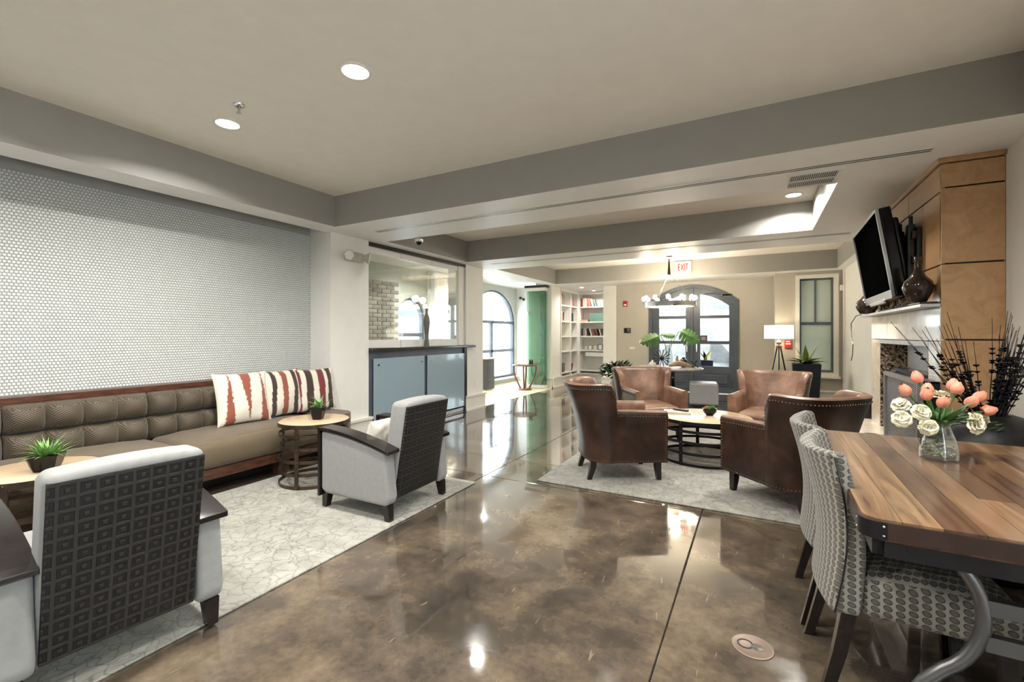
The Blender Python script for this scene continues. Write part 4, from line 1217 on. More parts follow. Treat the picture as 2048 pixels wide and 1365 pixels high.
def petal_ring(m_list, c, axis, n_, R, L, open_, name, mat, t, tw_=0):
    ax = Vector(axis).normalized(); u = ax.orthogonal().normalized(); v_ = ax.cross(u)
    for k in range(n_):
        a0 = 2*pi*k/n_+tw_
        def f(i, j):
            s = 2*i-1
            prof_ = R*(math.sin(pi*(.14+.74*j))**.75)*(1+open_*j*j)
            a = a0+s*1.25*(1-.45*j**3)
            h = L*j*(1-.10*s*s*j)
            return tuple(Vector(c)+ax*h+(u*math.cos(a)+v_*math.sin(a))*(prof_+.002*(k % 2)))
        MB().grid(f, 6, 7).build(name, mat, t, smooth=80)
def rose_petals(t, c, axis, R, rs):
    """cupped overlapping petals spiralling out of the heart"""
    ax = Vector(axis).normalized(); u = ax.orthogonal().normalized(); v_ = ax.cross(u)
    for ring_, (n_, r0, tilt, L, wd) in enumerate(((3, .05, .12, .55, .85), (5, .16, .38, .66, .75), (6, .30, .75, .74, .72), (8, .42, 1.12, .74, .60))):
        for k in range(n_):
            a0 = 2*pi*k/n_+rs+ring_*.55
            rd = u*math.cos(a0)+v_*math.sin(a0); tn = ax.cross(rd)
            def f(i, j):
                s = 2*i-1; wj = wd*R*(math.sin(pi*(.2+.62*j))**.6)
                bend = tilt+.5*j*j+.10*math.sin(9*s+k)*j
                out = r0*R+L*R*j*math.sin(bend); up = L*R*1.05*j*math.cos(bend)+.22*R*(1-ring_*.3)
                cup = -.28*R*s*s*(1-.3*j)
                return tuple(Vector(c)+rd*(out+cup)+tn*(s*wj)+ax*(up+.10*R*s*s*j-.05*R*ring_))
            MB().grid(f, 6, 5).build('petal', MT['rose'], t, smooth=80)
def flower(kind, label, top, dirv, R, L, rs):
    base = Vector((vx, vy, zt))
    t = thing('tulip' if kind == 't' else 'white_rose', label, 'flower', (0, 0, 0), 0, 'peach tulips in the glass vase' if kind == 't' else 'ivory roses in the glass vase')
    top = Vector(top); d = Vector(dirv).normalized()
    neck = base+Vector(((top.x-vx)*.22, (top.y-vy)*.22, .145)); foot = base+Vector((-(top.x-vx)*.12, -(top.y-vy)*.12, .05))
    pts = []
    for k in range(9):
        s = k/8; a = foot.lerp(neck, min(1, s*2)) if s <= .5 else neck.lerp(top, (s-.5)*2)
        pts.append(a+Vector((0, 0, .012*math.sin(pi*s))))
    MB().tube(pts, .0032, 6).build('stem', MT['stem'], t)
    if kind == 't':
        petal_ring(None, top-d*.004, d, 3, R, L, -.42, 'petal', MT['tulip'], t, rs); petal_ring(None, top-d*.004, d, 3, R*1.07, L*.96, -.36, 'petal', MT['tulip'], t, rs+pi/3)
    else:
        rose_petals(t, top, d, R, rs)
    return t
# offsets from the vase axis: a is along the camera's right, b towards the camera, c above the table
rt = Vector((.879, .477, 0)); tc_ = Vector((.477, -.879, 0))
tul = [(-.125, .0, .262, -.6, 0, .8), (-.068, .02, .245, -.15, .3, .9), (-.026, -.02, .258, .05, .0, 1), (-.037, .05, .222, .0, .55, .8), (-.035, -.05, .305, -.15, -.2, 1), (.050, .02, .268, .15, .1, 1), (.082, -.03, .275, .2, 0, 1), (.118, .0, .215, .5, .2, .8), (.160, -.01, .235, .7, .1, .75), (.150, .03, .195, 1, .2, .25)]
tl_ = ['tulip furthest towards the fireplace screen', 'tulip second from the screen side', 'tulip in the middle of the bunch', 'tulip drooping forward above the pitcher', 'tulip standing highest at the back', 'round tulip just off centre toward the urn', 'tulip half hidden behind the round one', 'tulip among roses on the urn side', 'tulip raised on the urn side', 'tulip lying lowest on the urn side']
for (a, b, c, da, db, dz), lb in zip(tul, tl_):
    p = Vector((vx, vy, zt+c))+rt*a+tc_*b
    flower('t', 'peach '+lb, p, rt*da+tc_*db+Vector((0, 0, dz)), .020, .052, a*20)
ros = [(-.175, .03, .165, -.6, .8, .35), (-.145, -.01, .215, -.6, .3, .7), (-.115, .05, .195, -.3, .9, .4), (.055, .09, .150, .2, 1, .35), (.085, .06, .165, .5, .8, .4), (.165, .0, .160, 1, .3, .5), (.045, -.04, .245, .1, .1, 1), (-.105, .07, .140, -.3, 1, .0)]
rl_ = ['lowest rose on the fireplace side', 'upper rose on the fireplace side', 'rose nearest the tulip stems on the fireplace side', 'largest rose hanging over the vase lip', 'rose just behind the largest one', 'rose by the sprig on the urn side', 'rose hidden among the tulip heads', 'small bud under the fireplace side roses']
for (a, b, c, da, db, dz), lb in zip(ros, rl_):
    p = Vector((vx, vy, zt+c))+rt*a+tc_*b
    flower('r', 'ivory '+lb, p, rt*da+tc_*db+Vector((0, 0, dz)), .030, .03, a*30)
t = thing('foliage_sprig', 'green tulip leaves and sprigs fanning out of the vase', 'foliage', (vx, vy, zt))
rr = random.Random(9)
for k in range(17):
    a = 2*pi*k/17+rr.uniform(-.2, .2)
    leaf_mesh(MB(), (.016*math.cos(a), .016*math.sin(a), .13), a, rr.uniform(.65, 1.25), rr.uniform(.10, .165), .021, rr.uniform(.2, 1.0), .10, 9).build('leaf', MT['stem'] if k % 3 else MT['monstera'], t, smooth=60)
for k in range(14):
    a = math.radians(18)+rr.uniform(-.25, .25)
    leaf_mesh(MB(), (.10*math.cos(a)+rr.uniform(0, .09), .10*math.sin(a)+rr.uniform(0, .03), .125+rr.uniform(-.01, .03)), a+rr.uniform(-1, 1), rr.uniform(-.1, .6), .045, .006, .3, .1).build('small_leaf', MT['dkgreen'], t, smooth=60)
MB().tube([(0, 0, .12), (.06, .02, .14), (.20, .09, .15)], .002, 5).build('twig', MT['stem'], t)

# ---- black urn with branches
ux, uy = 1.07, 3.27
t = thing('floor_urn', 'big charcoal crackled urn behind the dining table', 'urn', (ux, uy, 0))
MB().lathe([(.13, 0), (.15, .01), (.20, .15), (.25, .38), (.268, .55), (.255, .68), (.21, .77), (.14, .82), (.095, .835), (.085, .83), (.08, .80)], 48).build('body', MT['crackblack'], t)
rr = random.Random(17)
def branch(lb, az, el, L):
    t = thing('dried_branch', lb, 'branch', (0, 0, 0), 0, 'dried branches in the black urn')
    p = Vector((ux+.05*math.cos(az)*rr.random(), uy+.05*math.sin(az)*rr.random(), .78)); d = Vector((math.cos(az)*math.cos(el), math.sin(az)*math.cos(el), math.sin(el)))
    pts = [p]
    n_ = 10
    for k in range(n_):
        d = (d+Vector((rr.uniform(-.04, .04), rr.uniform(-.04, .04), .015))).normalized(); q = pts[-1]+d*L/n_
        if q.x > 1.345: q.x = 1.345
        if q.y > 3.90 and q.x > 1.03: q.y = 3.90
        pts.append(q)
    MB().tube(pts, [.0026]*5+[.002]*3+[.0012]*3, 5).build('stem', MT['crackblack'], t)
    m = MB()
    for k in range(rr.randint(5, 8)):
        s = rr.uniform(.18, .72)*n_; a = int(s); q = pts[a].lerp(pts[a+1], s-a)
        for sg in (-1, 1): m.sphere(q+rt*(.007*sg), .0085, 6, 4, (1.15, 1.15, .55))
        m.sphere(q-Vector((0, 0, .003)), .008, 6, 4, (1, 1, .7))
    tag(m.build('seed_pods', MT['blackgloss'], t), None, None, None, 'stuff')
for i in range(16):   # loose fan, mostly towards the fireplace
    branch('thin dark dried branch with seed pods fanning loosely before the wood panel', rr.uniform(math.radians(95), math.radians(235)), rr.uniform(1.0, 1.40), rr.uniform(.42, .62))
for i in range(34):   # dense upright bundle
    branch('thin dark dried branch in the dense upright bundle in the urn', rr.uniform(-.6, 1.1), rr.uniform(1.20, 1.42), rr.uniform(.40, .66))
for lb, az, el, L in (('middle', math.radians(165), .95, .62), ('lowest', math.radians(172), .9, .68), ('highest', math.radians(150), 1.02, .6)): branch('dried branch arching out over the tulips, %s of three' % lb, az, el, L)
# ================================================================== fireplace
fx = 1.057
fp = thing('fireplace', 'wood panelled chimney breast with pale metal surround', 'fireplace', (0, 0, 0))
g = .002
def panel(name, a, b, mat, p=fp, r=.004): return MB().rbox(a, b, r, 1).build(name, MT[mat], p, smooth=30)
MB().box((fx+.022, 3.945, 1.44), (1.358, 5.90, 2.398)).build('core', MT['black'], fp)
MB().box((fx+.022, 3.945, .0), (1.358, 4.13, 1.44)).build('core_pier', MT['black'], fp)
MB().box((fx+.022, 5.62, .0), (1.358, 5.90, 1.44)).build('core_pier', MT['black'], fp)
# veneer on the face towards the room
for y0, y1, z0, z1 in ((3.925, 4.64, 2.19, 2.365), (4.64, 5.28, 2.19, 2.365), (5.28, 5.928, 2.19, 2.365), (3.925, 4.28, 1.71, 2.185), (4.28, 5.0, 1.71, 2.185), (5.0, 5.928, 1.71, 2.185), (3.925, 4.28, 1.458, 1.705), (4.28, 5.0, 1.458, 1.705), (5.0, 5.928, 1.458, 1.705)):
    panel('veneer_panel', (fx, y0+g, z0+g), (fx+.022, y1-g, z1-g), 'maple')
# veneer on the end towards the camera
for z0, z1 in ((.004, .60), (.60, 1.215), (1.22, 1.71), (1.715, 2.205), (2.21, 2.365)):
    panel('veneer_panel', (fx, 3.922, z0+g), (1.358, 3.944, z1-g), 'maple')
MB().box((fx-.018, 3.905, 2.368), (1.358, 5.94, 2.399)).build('crown_strip', MT['maple'], fp, bevel=(.003, 1))
# surround
for y0, y1 in ((3.925, 4.868), (4.872, 5.928)): panel('surround_panel', (fx-.004, y0, 1.208), (fx+.022, y1, 1.432), 'steelpanel')
panel('surround_leg', (fx-.004, 3.925, .362), (fx+.022, 4.156, 1.204), 'steelpanel')
panel('surround_leg', (fx-.004, 5.58, .362), (fx+.022, 5.928, 1.204), 'travertine')
MB().box((fx-.006, 4.156, 1.168), (fx+.03, 5.58, 1.204)).build('lintel_edge', MT['steel'], fp)
MB().box((fx+.0, 5.555, .362), (1.33, 5.578, 1.168)).build('granite_reveal', MT['speck'], fp)
MB().box((fx+.0, 4.158, .362), (1.33, 4.18, 1.168)).build('granite_reveal', MT['speck'], fp)
MB().box((1.325, 4.18, .362), (1.345, 5.555, 1.168)).build('firebox_back', MT['steel'], fp)
MB().box((1.20, 4.18, .956), (1.215, 5.30, 1.168)).build('hood_plate', MT['steel'], fp, smooth=0)
MB().box((fx+.03, 4.2, .93), (1.32, 5.2, .955)).build('firebox_lid', MT['ironblack'], fp)
MB().rbox((.955, 3.93, 1.433), (fx+.022, 5.93, 1.456), .004, 1).build('mantel_shelf', MT['steel'], fp)
MB().rbox((.80, 3.70, .30), (1.358, 6.20, .362), .008, 2).build('hearth_slab', MT['travertine'], fp)
MB().box((.84, 3.74, 0), (1.356, 6.16, .30)).build('hearth_base', MT['black'], fp)
t = thing('fire_screen', 'framed steel mesh fire screen standing on the hearth', 'fire screen', (0, 0, .3625))
MB().plate([(3.885, 0), (4.79, 0), (4.79, .585), (3.885, .585)], [[(3.915, .03), (3.915, .555), (4.76, .555), (4.76, .03)]], (.93, 0, 0), (0,1,0), (0,0,1), (1,0,0), .03).build('frame', MT['steel'], t, smooth=0)
MB().box((.945, 3.91, .025), (.950, 4.765, .56)).build('mesh_panel', MT['mesh'], t)
MB().box((.962, 3.89, .0), (1.045, 3.90, .58)).box((.962, 4.775, 0), (1.045, 4.785, .58)).box((.962, 3.89, .57), (1.045, 4.785, .58)).build('side_wings', MT['ironblack'], t)
t = thing('hearth_grille', 'small metal air grille let into the hearth slab', 'grille', (.90, 4.98, .3625))
MB().plate([(-.05, -.13), (.05, -.13), (.05, .13), (-.05, .13)], [[(-.035, -.115), (.035, -.115), (.035, .115), (-.035, .115)]], (0, 0, 0), (1,0,0), (0,1,0), (0,0,1), .004).build('frame', MT['steel'], t, smooth=0)
m = MB()
for k in range(8): m.box((-.034+k*.009, -.114, .0005), (-.030+k*.009, .114, .003))
m.build('bars', MT['ironblack'], t)

# television on its bracket
tv = thing('television', 'flat television tilted down on a wall bracket', 'television', (.877, 4.91, 1.885), math.radians(90-1.7))
# local: screen faces +Y before the tilt; the empty is turned so that +Y points to -X
TM = Matrix.Rotation(math.radians(-8.7), 4, 'X')
def tvp(m, name, mat, **k):
    o = m.build(name, mat, tv, **k); o.data.transform(TM); return o
W_, H_ = .575, .33
silver = plain('silver_bezel', (.42, .43, .45), .22, .7, var=.05)
tvp(MB().plate([(-W_, -H_-.02), (W_, -H_-.02), (W_, H_), (-W_, H_)], [[(-W_+.022, -H_+.035), (-W_+.022, H_-.022), (W_-.022, H_-.022), (W_-.022, -H_+.035)]], (0, 0, 0), (1,0,0), (0,0,1), (0,1,0), .02), 'bezel', silver, smooth=0)
tvp(MB().box((-W_+.02, .004, -H_+.033), (W_-.02, .010, H_-.02)), 'screen', plain('dark_screen', (.0015, .0015, .0015), .9, spec=.0))
tvp(MB().rbox((-W_, -.075, -H_-.02), (W_, .0, H_), .012, 2), 'case', MT['blackgloss'])
tvp(MB().rbox((-W_+.06, -.12, -H_+.06), (W_-.06, -.074, H_-.08), .02, 2), 'rear_housing', MT['black'])
tvp(MB().rbox((-.30, .008, -H_-.055), (.30, .03, -H_-.02), .01, 2).rbox((-W_+.03, -.05, -H_-.03), (W_-.03, .02, -H_-.02), .004, 1), 'speaker_bar', MT['steel'])
t = thing('tv_bracket', 'black articulated bracket bolted to the wood behind the television', 'wall bracket', (fx-.001, 4.50, 1.80))
MB().rbox((-.03, -.20, -.24), (0, .20, .24), .006, 1).build('wall_plate', MT['black'], t)
for y in (-.14, .14): MB().rbox((-.075, y-.03, -.26), (-.028, y+.03, .27), .012, 2).build('arm_rail', MT['black'], t)
for z in (-.18, .0, .18): MB().rbox((-.06, -.22, z-.03), (-.03, .22, z+.03), .008, 1).build('cross_bar', MT['black'], t)
for y in (-.14, .14): MB().cyl((-.05, y, .27), (-.05, y, .33), .012).build('knob', MT['black'], t)
MB().tube([(-.075, 0, .0), (-.10, .10, .0), (-.09, .30, .0)], .02, 8).build('swing_arm', MT['black'], t)
def bottle(label, loc, s=1.0, r=.098):
    t = thing('bottle_vase', label, 'vase', loc, 0, 'dark bronze vases on the mantel')
    k = r/.098
    pr = [(.045*k, 0), (.055*k, .008*s), (.085*k, .065*s), (.098*k, .105*s), (.085*k, .145*s), (.048*k, .185*s), (.026*k, .225*s), (.019*k, .29*s), (.022*k, .318*s), (.017*k, .318*s), (.014*k, .29*s)]
    MB().lathe(pr, 36).build('body', MT['bronze'], t)
    return t
bottle('long necked dark vase on the mantel before the television', (.968, 4.03, 1.472), .97, .086)
t2 = thing('vase_tray', 'flat black tray under the long necked vase', 'tray', (1.0, 4.05, 1.4565))
MB().rbox((-.044, -.10, 0), (.05, .17, .0145), .005, 2).build('plate', MT['black'], t2)
t = thing('bottle_vase', 'squat dark bronze vase at the far mantel end', 'vase', (.962, 5.62, 1.4565), 0, 'dark bronze vases on the mantel')
MB().lathe([(.05, 0), (.058, .006), (.084, .05), (.092, .085), (.08, .125), (.05, .155), (.024, .19), (.018, .25), (.021, .275), (.016, .275)], 36).build('body', MT['bronze'], t)
rr = random.Random(2)
for i in range(9):
    y = 4.50+i*.10+rr.uniform(-.03, .03)
    pts = [(.985+rr.uniform(-.02, .03), y+rr.uniform(-.10, .10), 1.462+abs(rr.gauss(0, .03))) for _ in range(6)]+[(1.0, y+.05, 1.54)]
    sm = []
    for a, b in zip(pts, pts[1:]):
        for q in range(4): sm.append(Vector(a).lerp(Vector(b), q/4))
    o = MB().tube(sm, .0035, 6).build('cable', MT['black'] if i % 3 else MT['white'])
    tag(o, 'tangled thin %s cable on the mantel under the television' % ('black' if i % 3 else 'white'), 'cable', 'tangled cables on the mantel')
o = MB().tube([(.955, 5.88, 1.46), (.93, 5.97, 1.45), (.90, 6.06, 1.37), (.90, 6.04, 1.25), (.90, 5.95, 1.15), (.90, 5.97, 1.04), (.90, 6.05, .97)], .004, 6).build('loose_cable', MT['black'])
tag(o, 'single black cable dangling off the far mantel end', 'cable')
# dried leaves on the hearth
t = thing('dried_arrangement', 'grey dried leaf arrangement in a dark box by the hearth', 'plant', (1.13, 6.09, .3625))
MB().rbox((-.13, -.10, 0), (.13, .10, .19), .01, 2).build('box', MT['black'], t)
rr = random.Random(14)
for k in range(60):
    a = rr.uniform(0, 2*pi); leaf_mesh(MB(), (.09*rr.uniform(-1, 1), .07*rr.uniform(-1, 1), .18), a, rr.uniform(.1, 1.2), rr.uniform(.06, .12), .018, rr.uniform(-.8, 1.2), .12).build('leaf', MT['dried'], t, smooth=60)

# ================================================================== far end
# chandelier
t = thing('chandelier', 'ring chandelier of glowing bulbs hanging before the doors', 'chandelier', (-1.44, 8.80, 0))
MB().cyl((0, 0, 2.725), (0, 0, 2.66), .004).build('hang_rod', MT['ironblack'], t)
MB().lathe([(.06, 2.715), (.06, 2.725), (.001, 2.725)], 20, close=False).build('ceiling_cap', MT['ironblack'], t)
MB().lathe([(.010, 2.665), (.028, 2.385), (.028, 2.37), (.001, 2.37)], 16, close=False).build('cone', MT['ironblack'], t)
for k in range(3):
    a = 2*pi*k/3+.25
    MB().cyl((.02*math.cos(a), .02*math.sin(a), 2.375), (.46*math.cos(a), .46*math.sin(a), 1.85), .005, n=6).build('suspension_rod', MT['chrome'], t)
MB().ring(.455, .475, 1.785, 1.86, 48).build('ring_band', MT['steel'], t)
MB().ring(.45, .482, 1.772, 1.786, 48).build('ring_lip', MT['chrome'], t)
bo = None
for k in range(12):
    a = 2*pi*k/12+.13; p = (.452*math.cos(a), .452*math.sin(a), 0)
    sk = MB().cyl((p[0], p[1], 1.80), (p[0], p[1], 1.895), .014, n=10).build('socket', MT['chrome'], t)
    MB().sphere((p[0], p[1], 1.93), .038, 12, 9, (1, 1, 1.2)).build('bulb', MT['bulb'], sk)
for k in range(4):
    a = 2*pi*k/4+.4; point('chandelier_lamp', (.40*math.cos(a), .40*math.sin(a), 2.12), .08, 11, (1, .88, .68), t)

t = thing('exit_sign', 'lit EXIT sign with an arrow on the far beam', 'sign', (-1.287, 9.478, 2.588))
MB().rbox((-.155, -.035, -.115), (.155, 0, .115), .008, 2).build('case', MT['white'], t)
MB().box((-.142, -.038, -.10), (.142, -.035, .10)).build('face', MT['exitface'], t)
redl = plain('exit_red', (.62, .06, .03), .5)
m = MB(); y0, y1 = -.042, -.037
def st(a, b, wd=.020):
    a = Vector((a[0], 0, a[1])); b = Vector((b[0], 0, b[1])); d = (b-a).normalized(); n_ = Vector((-d.z, 0, d.x))*wd/2
    q = [a-n_, b-n_, b+n_, a+n_]
    m.add([(p.x, y0, p.z) for p in q]+[(p.x, y1, p.z) for p in q], [(0,1,2,3),(4,5,6,7),(0,1,5,4),(1,2,6,5),(2,3,7,6),(3,0,4,7)])
hz = .068
st((-.080, -hz), (-.080, hz)); st((-.085, hz-.01), (-.045, hz-.01)); st((-.085, 0), (-.05, 0)); st((-.085, -hz+.01), (-.045, -hz+.01))
st((-.032, -hz), (.018, hz), .018); st((-.032, hz), (.018, -hz), .018)
st((.038, -hz), (.038, hz)); st((.078, -hz), (.078, hz)); st((.055, hz-.01), (.102, hz-.01))
m.build('lettering', redl, t, smooth=0)
m = MB(); st((.108, .03), (.130, .005), .009); st((.130, .008), (.108, -.018), .009); m.build('arrow', MT['gunmetal'], t, smooth=0)

def wallbox(name, label, cat, loc, w_, h_, d_, mat, parts=()):
    t = thing(name, label, cat, loc)
    MB().rbox((-w_/2, -d_, -h_/2), (w_/2, 0, h_/2), min(.008, d_/3), 2).build('case', mat, t)
    for nm, a, b, mm in parts: MB().rbox(a, b, .003, 1).build(nm, mm, t)
    return t
wallbox('fire_alarm', 'red fire alarm strobe high on the far wall', 'fire alarm', (-2.676, 10.45, 1.968), .105, .13, .03, MT['red'], (('strobe', (-.03, -.045, -.045), (.03, -.028, -.012), MT['white']), ('horn', (-.03, -.034, .005), (.03, -.029, .045), plain('dark_red', (.3, .01, .01), .5))))
wallbox('alarm_keypad', 'black alarm keypad with a small screen on the far wall', 'keypad', (-2.63, 10.45, 1.35), .155, .115, .025, MT['black'], (('display', (-.005, -.028, .012), (.062, -.024, .042), plain('lcd_green', (.18, .22, .10), .4)), ('keys', (-.005, -.028, -.042), (.062, -.024, .004), MT['gunmetal'])))
wallbox('light_switch', 'wide cream light switch plate left of the doors', 'switch', (-2.30, 10.45, 1.07), .12, .115, .008, MT['trim'], (('rocker', (-.045, -.012, -.03), (-.01, -.007, .03), MT['white']), ('rocker', (.01, -.012, -.03), (.045, -.007, .03), MT['white'])))
wallbox('thermostat_plate', 'slim cream wall plate below the keypad', 'wall plate', (-2.52, 10.45, .945), .115, .05, .008, MT['trim'], (('slot', (-.04, -.010, -.004), (.04, -.007, .004), MT['walltaupe']),))
wallbox('fire_pull_station', 'red fire pull station beside the tripod lamp', 'fire alarm', (.51, 9.80, 1.075), .115, .15, .04, MT['red'], (('handle', (-.04, -.052, -.005), (.04, -.039, .02), MT['white']), ('label_strip', (-.035, -.044, .04), (.035, -.038, .06), MT['white']), ('lock', (.02, -.046, -.055), (.035, -.039, -.04), MT['black'])))
wallbox('motion_sensor', 'small cream sensor box high beside the blinded window', 'sensor', (1.318, 9.80, 2.08), .06, .10, .05, MT['white'], (('lens', (-.02, -.055, -.03), (.02, -.048, .01), MT['trim']),))

# floor lamp
t = thing('floor_lamp', 'tripod floor lamp with a glowing drum shade', 'floor lamp', (.35, 9.46, 0))
MB().lathe([(.232, 1.18), (.232, 1.42), (.228, 1.42), (.228, 1.18)], 40, close=False).build('lamp_shade', MT['shade'], t)
for k in range(3):
    a = 2*pi*k/3+.5
    MB().cyl((.03*math.cos(a), .03*math.sin(a), 1.03), (.24*math.cos(a), .24*math.sin(a), 0), .012, .010, n=8).build('leg', MT['espresso'], t)
MB().lathe([(.05, 1.0), (.05, 1.045), (.03, 1.06), (.001, 1.062)], 20).build('hub', MT['redwood'], t)
MB().sphere((0, 0, 1.11), .042, 14, 10).build('neck_ball', MT['steel'], t)
MB().cyl((0, 0, 1.06), (0, 0, 1.24), .01).cyl((-.22, 0, 1.235), (.22, 0, 1.235), .003, n=6).build('lamp_stem', MT['chrome'], t)
MB().sphere((0, 0, 1.30), .03, 12, 8).build('bulb', MT['bulb'], t)
point('floor_lamp_bulb', (0, 0, 1.30), .05, 5, (1, .80, .54), t)

# tall planter with agave
t = thing('agave_planter', 'spiky agave in a tall navy planter before the window', 'plant', (.74, 9.16, 0))
def frus(m, a, b, z0, z1):
    m.add([(-a,-a,z0),(a,-a,z0),(a,a,z0),(-a,a,z0),(-b,-b,z1),(b,-b,z1),(b,b,z1),(-b,b,z1)], [(3,2,1,0),(4,5,6,7),(0,1,5,4),(1,2,6,5),(2,3,7,6),(3,0,4,7)]); return m
o = frus(MB(), .17, .205, 0, .76).build('planter', MT['navy'], t, bevel=(.008, 2)); o.rotation_euler[2] = -.03
rr = random.Random(6)
for k in range(16):
    a = 2*pi*k/16*1.0+rr.uniform(-.2, .2)
    leaf_mesh(MB(), (.03*math.cos(a), .03*math.sin(a), .76), a, (1.25, .62, .28, .42)[k % 4], rr.uniform(.29, .38), .044, (.3, .7, .5, .8)[k % 4], .2, 9).build('leaf', MT['agave'], t, smooth=60)

# entry table and its ornaments
ex, ey, ez = -1.42, 8.52, .665
t = thing('entry_table', 'round grey stone entry table under the chandelier', 'table', (ex, ey, 0))
MB().lathe([(.57, ez-.035), (.60, ez-.028), (.605, ez-.012), (.59, ez), (.001, ez)], 56).build('stone_top', MT['stone_top'], t)
for k in range(3):
    a = 2*pi*k/3-1.2
    pts = [(.13*math.cos(a), .13*math.sin(a), ez-.04), (.10*math.cos(a), .10*math.sin(a), .45), (.12*math.cos(a), .12*math.sin(a), .28), (.28*math.cos(a), .28*math.sin(a), .03)]
    MB().tube(pts, [.035, .05, .045, .03], 10).build('scroll_leg', MT['ironblack'], t)
MB().lathe([(.09, ez-.22), (.10, ez-.20), (.10, ez-.05), (.09, ez-.035)], 24).build('drum', MT['ironblack'], t)
m = MB()
for k in range(10):
    for z in (ez-.18, ez-.08): m.sphere((.103*math.cos(2*pi*k/10), .103*math.sin(2*pi*k/10), z), .014, 8, 6)
tag(m.build('studs', MT['chrome'], t), None, None, None, 'stuff')
MB().lathe([(.30, 0), (.30, .02), (.05, .035)], 32).build('foot_ring', MT['ironblack'], t)
def onT(a, b, r_=0): p = Vector((ex, ey, ez+.0005))+rt*a+tc_*b; return (p.x, p.y, p.z)
t = thing('star_sculpture', 'black wire starburst sculpture on the entry table', 'ornament', onT(-.15, .14))
m = MB(); rr = random.Random(1)
for k in range(7):
    a = pi*k/7; d = Vector((rt.x*math.cos(a), rt.y*math.cos(a), math.sin(a)))*.155+tc_*rr.uniform(-.03, .03)
    c = Vector((0, 0, .165)); m.tube([c-d, c, c+d], .008, 6)
m.build('rods', MT['ironblack'], t); MB().sphere((0, 0, .165), .03, 12, 8).build('centre', MT['ironblack'], t)
t = thing('leaf_vase', 'clear vase with three split leaves on the entry table', 'plant', onT(.02, -.05))
MB().lathe([(.06, 0), (.085, .02), (.09, .18), (.07, .30), (.04, .36), (.035, .40), (.032, .40), (.036, .36), (.065, .295), (.084, .18), (.08, .03)], 28, close=False).build('glass', MT['vaseglass'], t)
def split_leaf(name, base, tip_dir, L, w_, up):
    d = Vector(tip_dir).normalized(); s = d.cross(Vector(up)).normalized(); n_ = s.cross(d)
    vs = []; fs = []
    N = 6; B = Vector(base)
    def wid(a): return w_*(math.sin(pi*min(1, .16+.84*a))**.75)
    for sg in (-1, 1):
        for k in range(N):      # blade joined along the midrib, cut into fingers towards its edge
            a0, a1 = k/N, (k+1)/N; am = (a0+a1)/2
            def pt(a, f, back=0): return B+d*(L*a+back)+s*(sg*wid(a)*f)-n_*(.35*wid(a)*f*f)
            q = [B+d*(L*a0), pt(a0, .2), pt(a0+.04, .78, -.006), pt(am, 1.0, .012), pt(a1-.05, .80, .012), pt(a1, .2), B+d*(L*a1)]
            o = len(vs); vs += q; f = tuple(range(o, o+7)); fs.append(f if sg > 0 else f[::-1])
    o = len(vs); vs += [B+d*L*.96-s*.02, B+d*L*1.12-n_*.02, B+d*L*.96+s*.02]; fs.append((o, o+1, o+2))
    m = MB().add(vs, fs); m.add([Vector(v)-n_*.004 for v in vs], [f[::-1] for f in fs])
    return m
V = lambda a, b, c: rt*a+tc_*b+Vector((0, 0, c))
for tip, q0, L, w_ in ((V(-.9, .1, -.35), V(-.16, 0, .56), .36, .15), (V(.75, .25, -.45), V(.24, .02, .64), .36, .20), (V(-.8, -.4, .1), V(.15, -.05, .56), .24, .06)):
    st_ = MB().tube([(0, 0, .02), V(q0.dot(rt)*.1, 0, .25), V(q0.dot(rt)*.35, 0, .44), q0*.8+Vector((0, 0, .12)), q0], .006, 6).build('stalk', MT['stem'], t)
    split_leaf('leaf', q0, tip, L, w_, tc_*.85+Vector((0, 0, .45))).build('leaf', MT['monstera'], t, smooth=60)
t = thing('driftwood', 'piece of tan driftwood on the entry table', 'ornament', onT(.17, .16))
MB().tube([V(-.20, 0, .03), V(-.10, .02, .07), V(.0, 0, .075), V(.11, -.01, .05), V(.20, .01, .02)], [.018, .045, .055, .04, .014], 10).tube([V(-.03, 0, .08), V(-.06, .0, .15), V(-.05, 0, .21)], [.03, .022, .012], 8).build('wood', MT['driftwood'], t)
t = thing('bronze_pot', 'small dark bronze pot with pierced sides on the entry table', 'ornament', onT(.29, .0))
MB().lathe([(.035, 0), (.065, .03), (.075, .08), (.06, .13), (.025, .155), (.03, .175), (.022, .175)], 24).build('body', MT['bronze'], t)
MB().ring(.03, .042, .12, .15, 20).build('collar', MT['brass'], t)
t = thing('jack_ornament', 'small black metal jack shaped ornament on the entry table', 'ornament', onT(.45, .10))
m = MB()
for k in range(3):
    a = 2*pi*k/3; d = Vector((math.cos(a), math.sin(a), 0))*.055
    m.tube([d, (0, 0, .055), Vector((0, 0, .11))-d], .008, 6).sphere(d+Vector((0, 0, .012)), .013, 8, 6).sphere(Vector((0, 0, .11))-d, .013, 8, 6)
m.build('rods', MT['ironblack'], t)
t = thing('white_conch_shell', 'white pointed conch shell on the entry table', 'ornament', onT(-.30, .08))
MB().lathe([(.01, 0), (.06, .02), (.075, .05), (.05, .075), (.045, .09), (.02, .11), (.002, .14)], 20, fn=lambda a, z: 1+.12*math.cos(5*a)).build('shell', MT['white'], t)

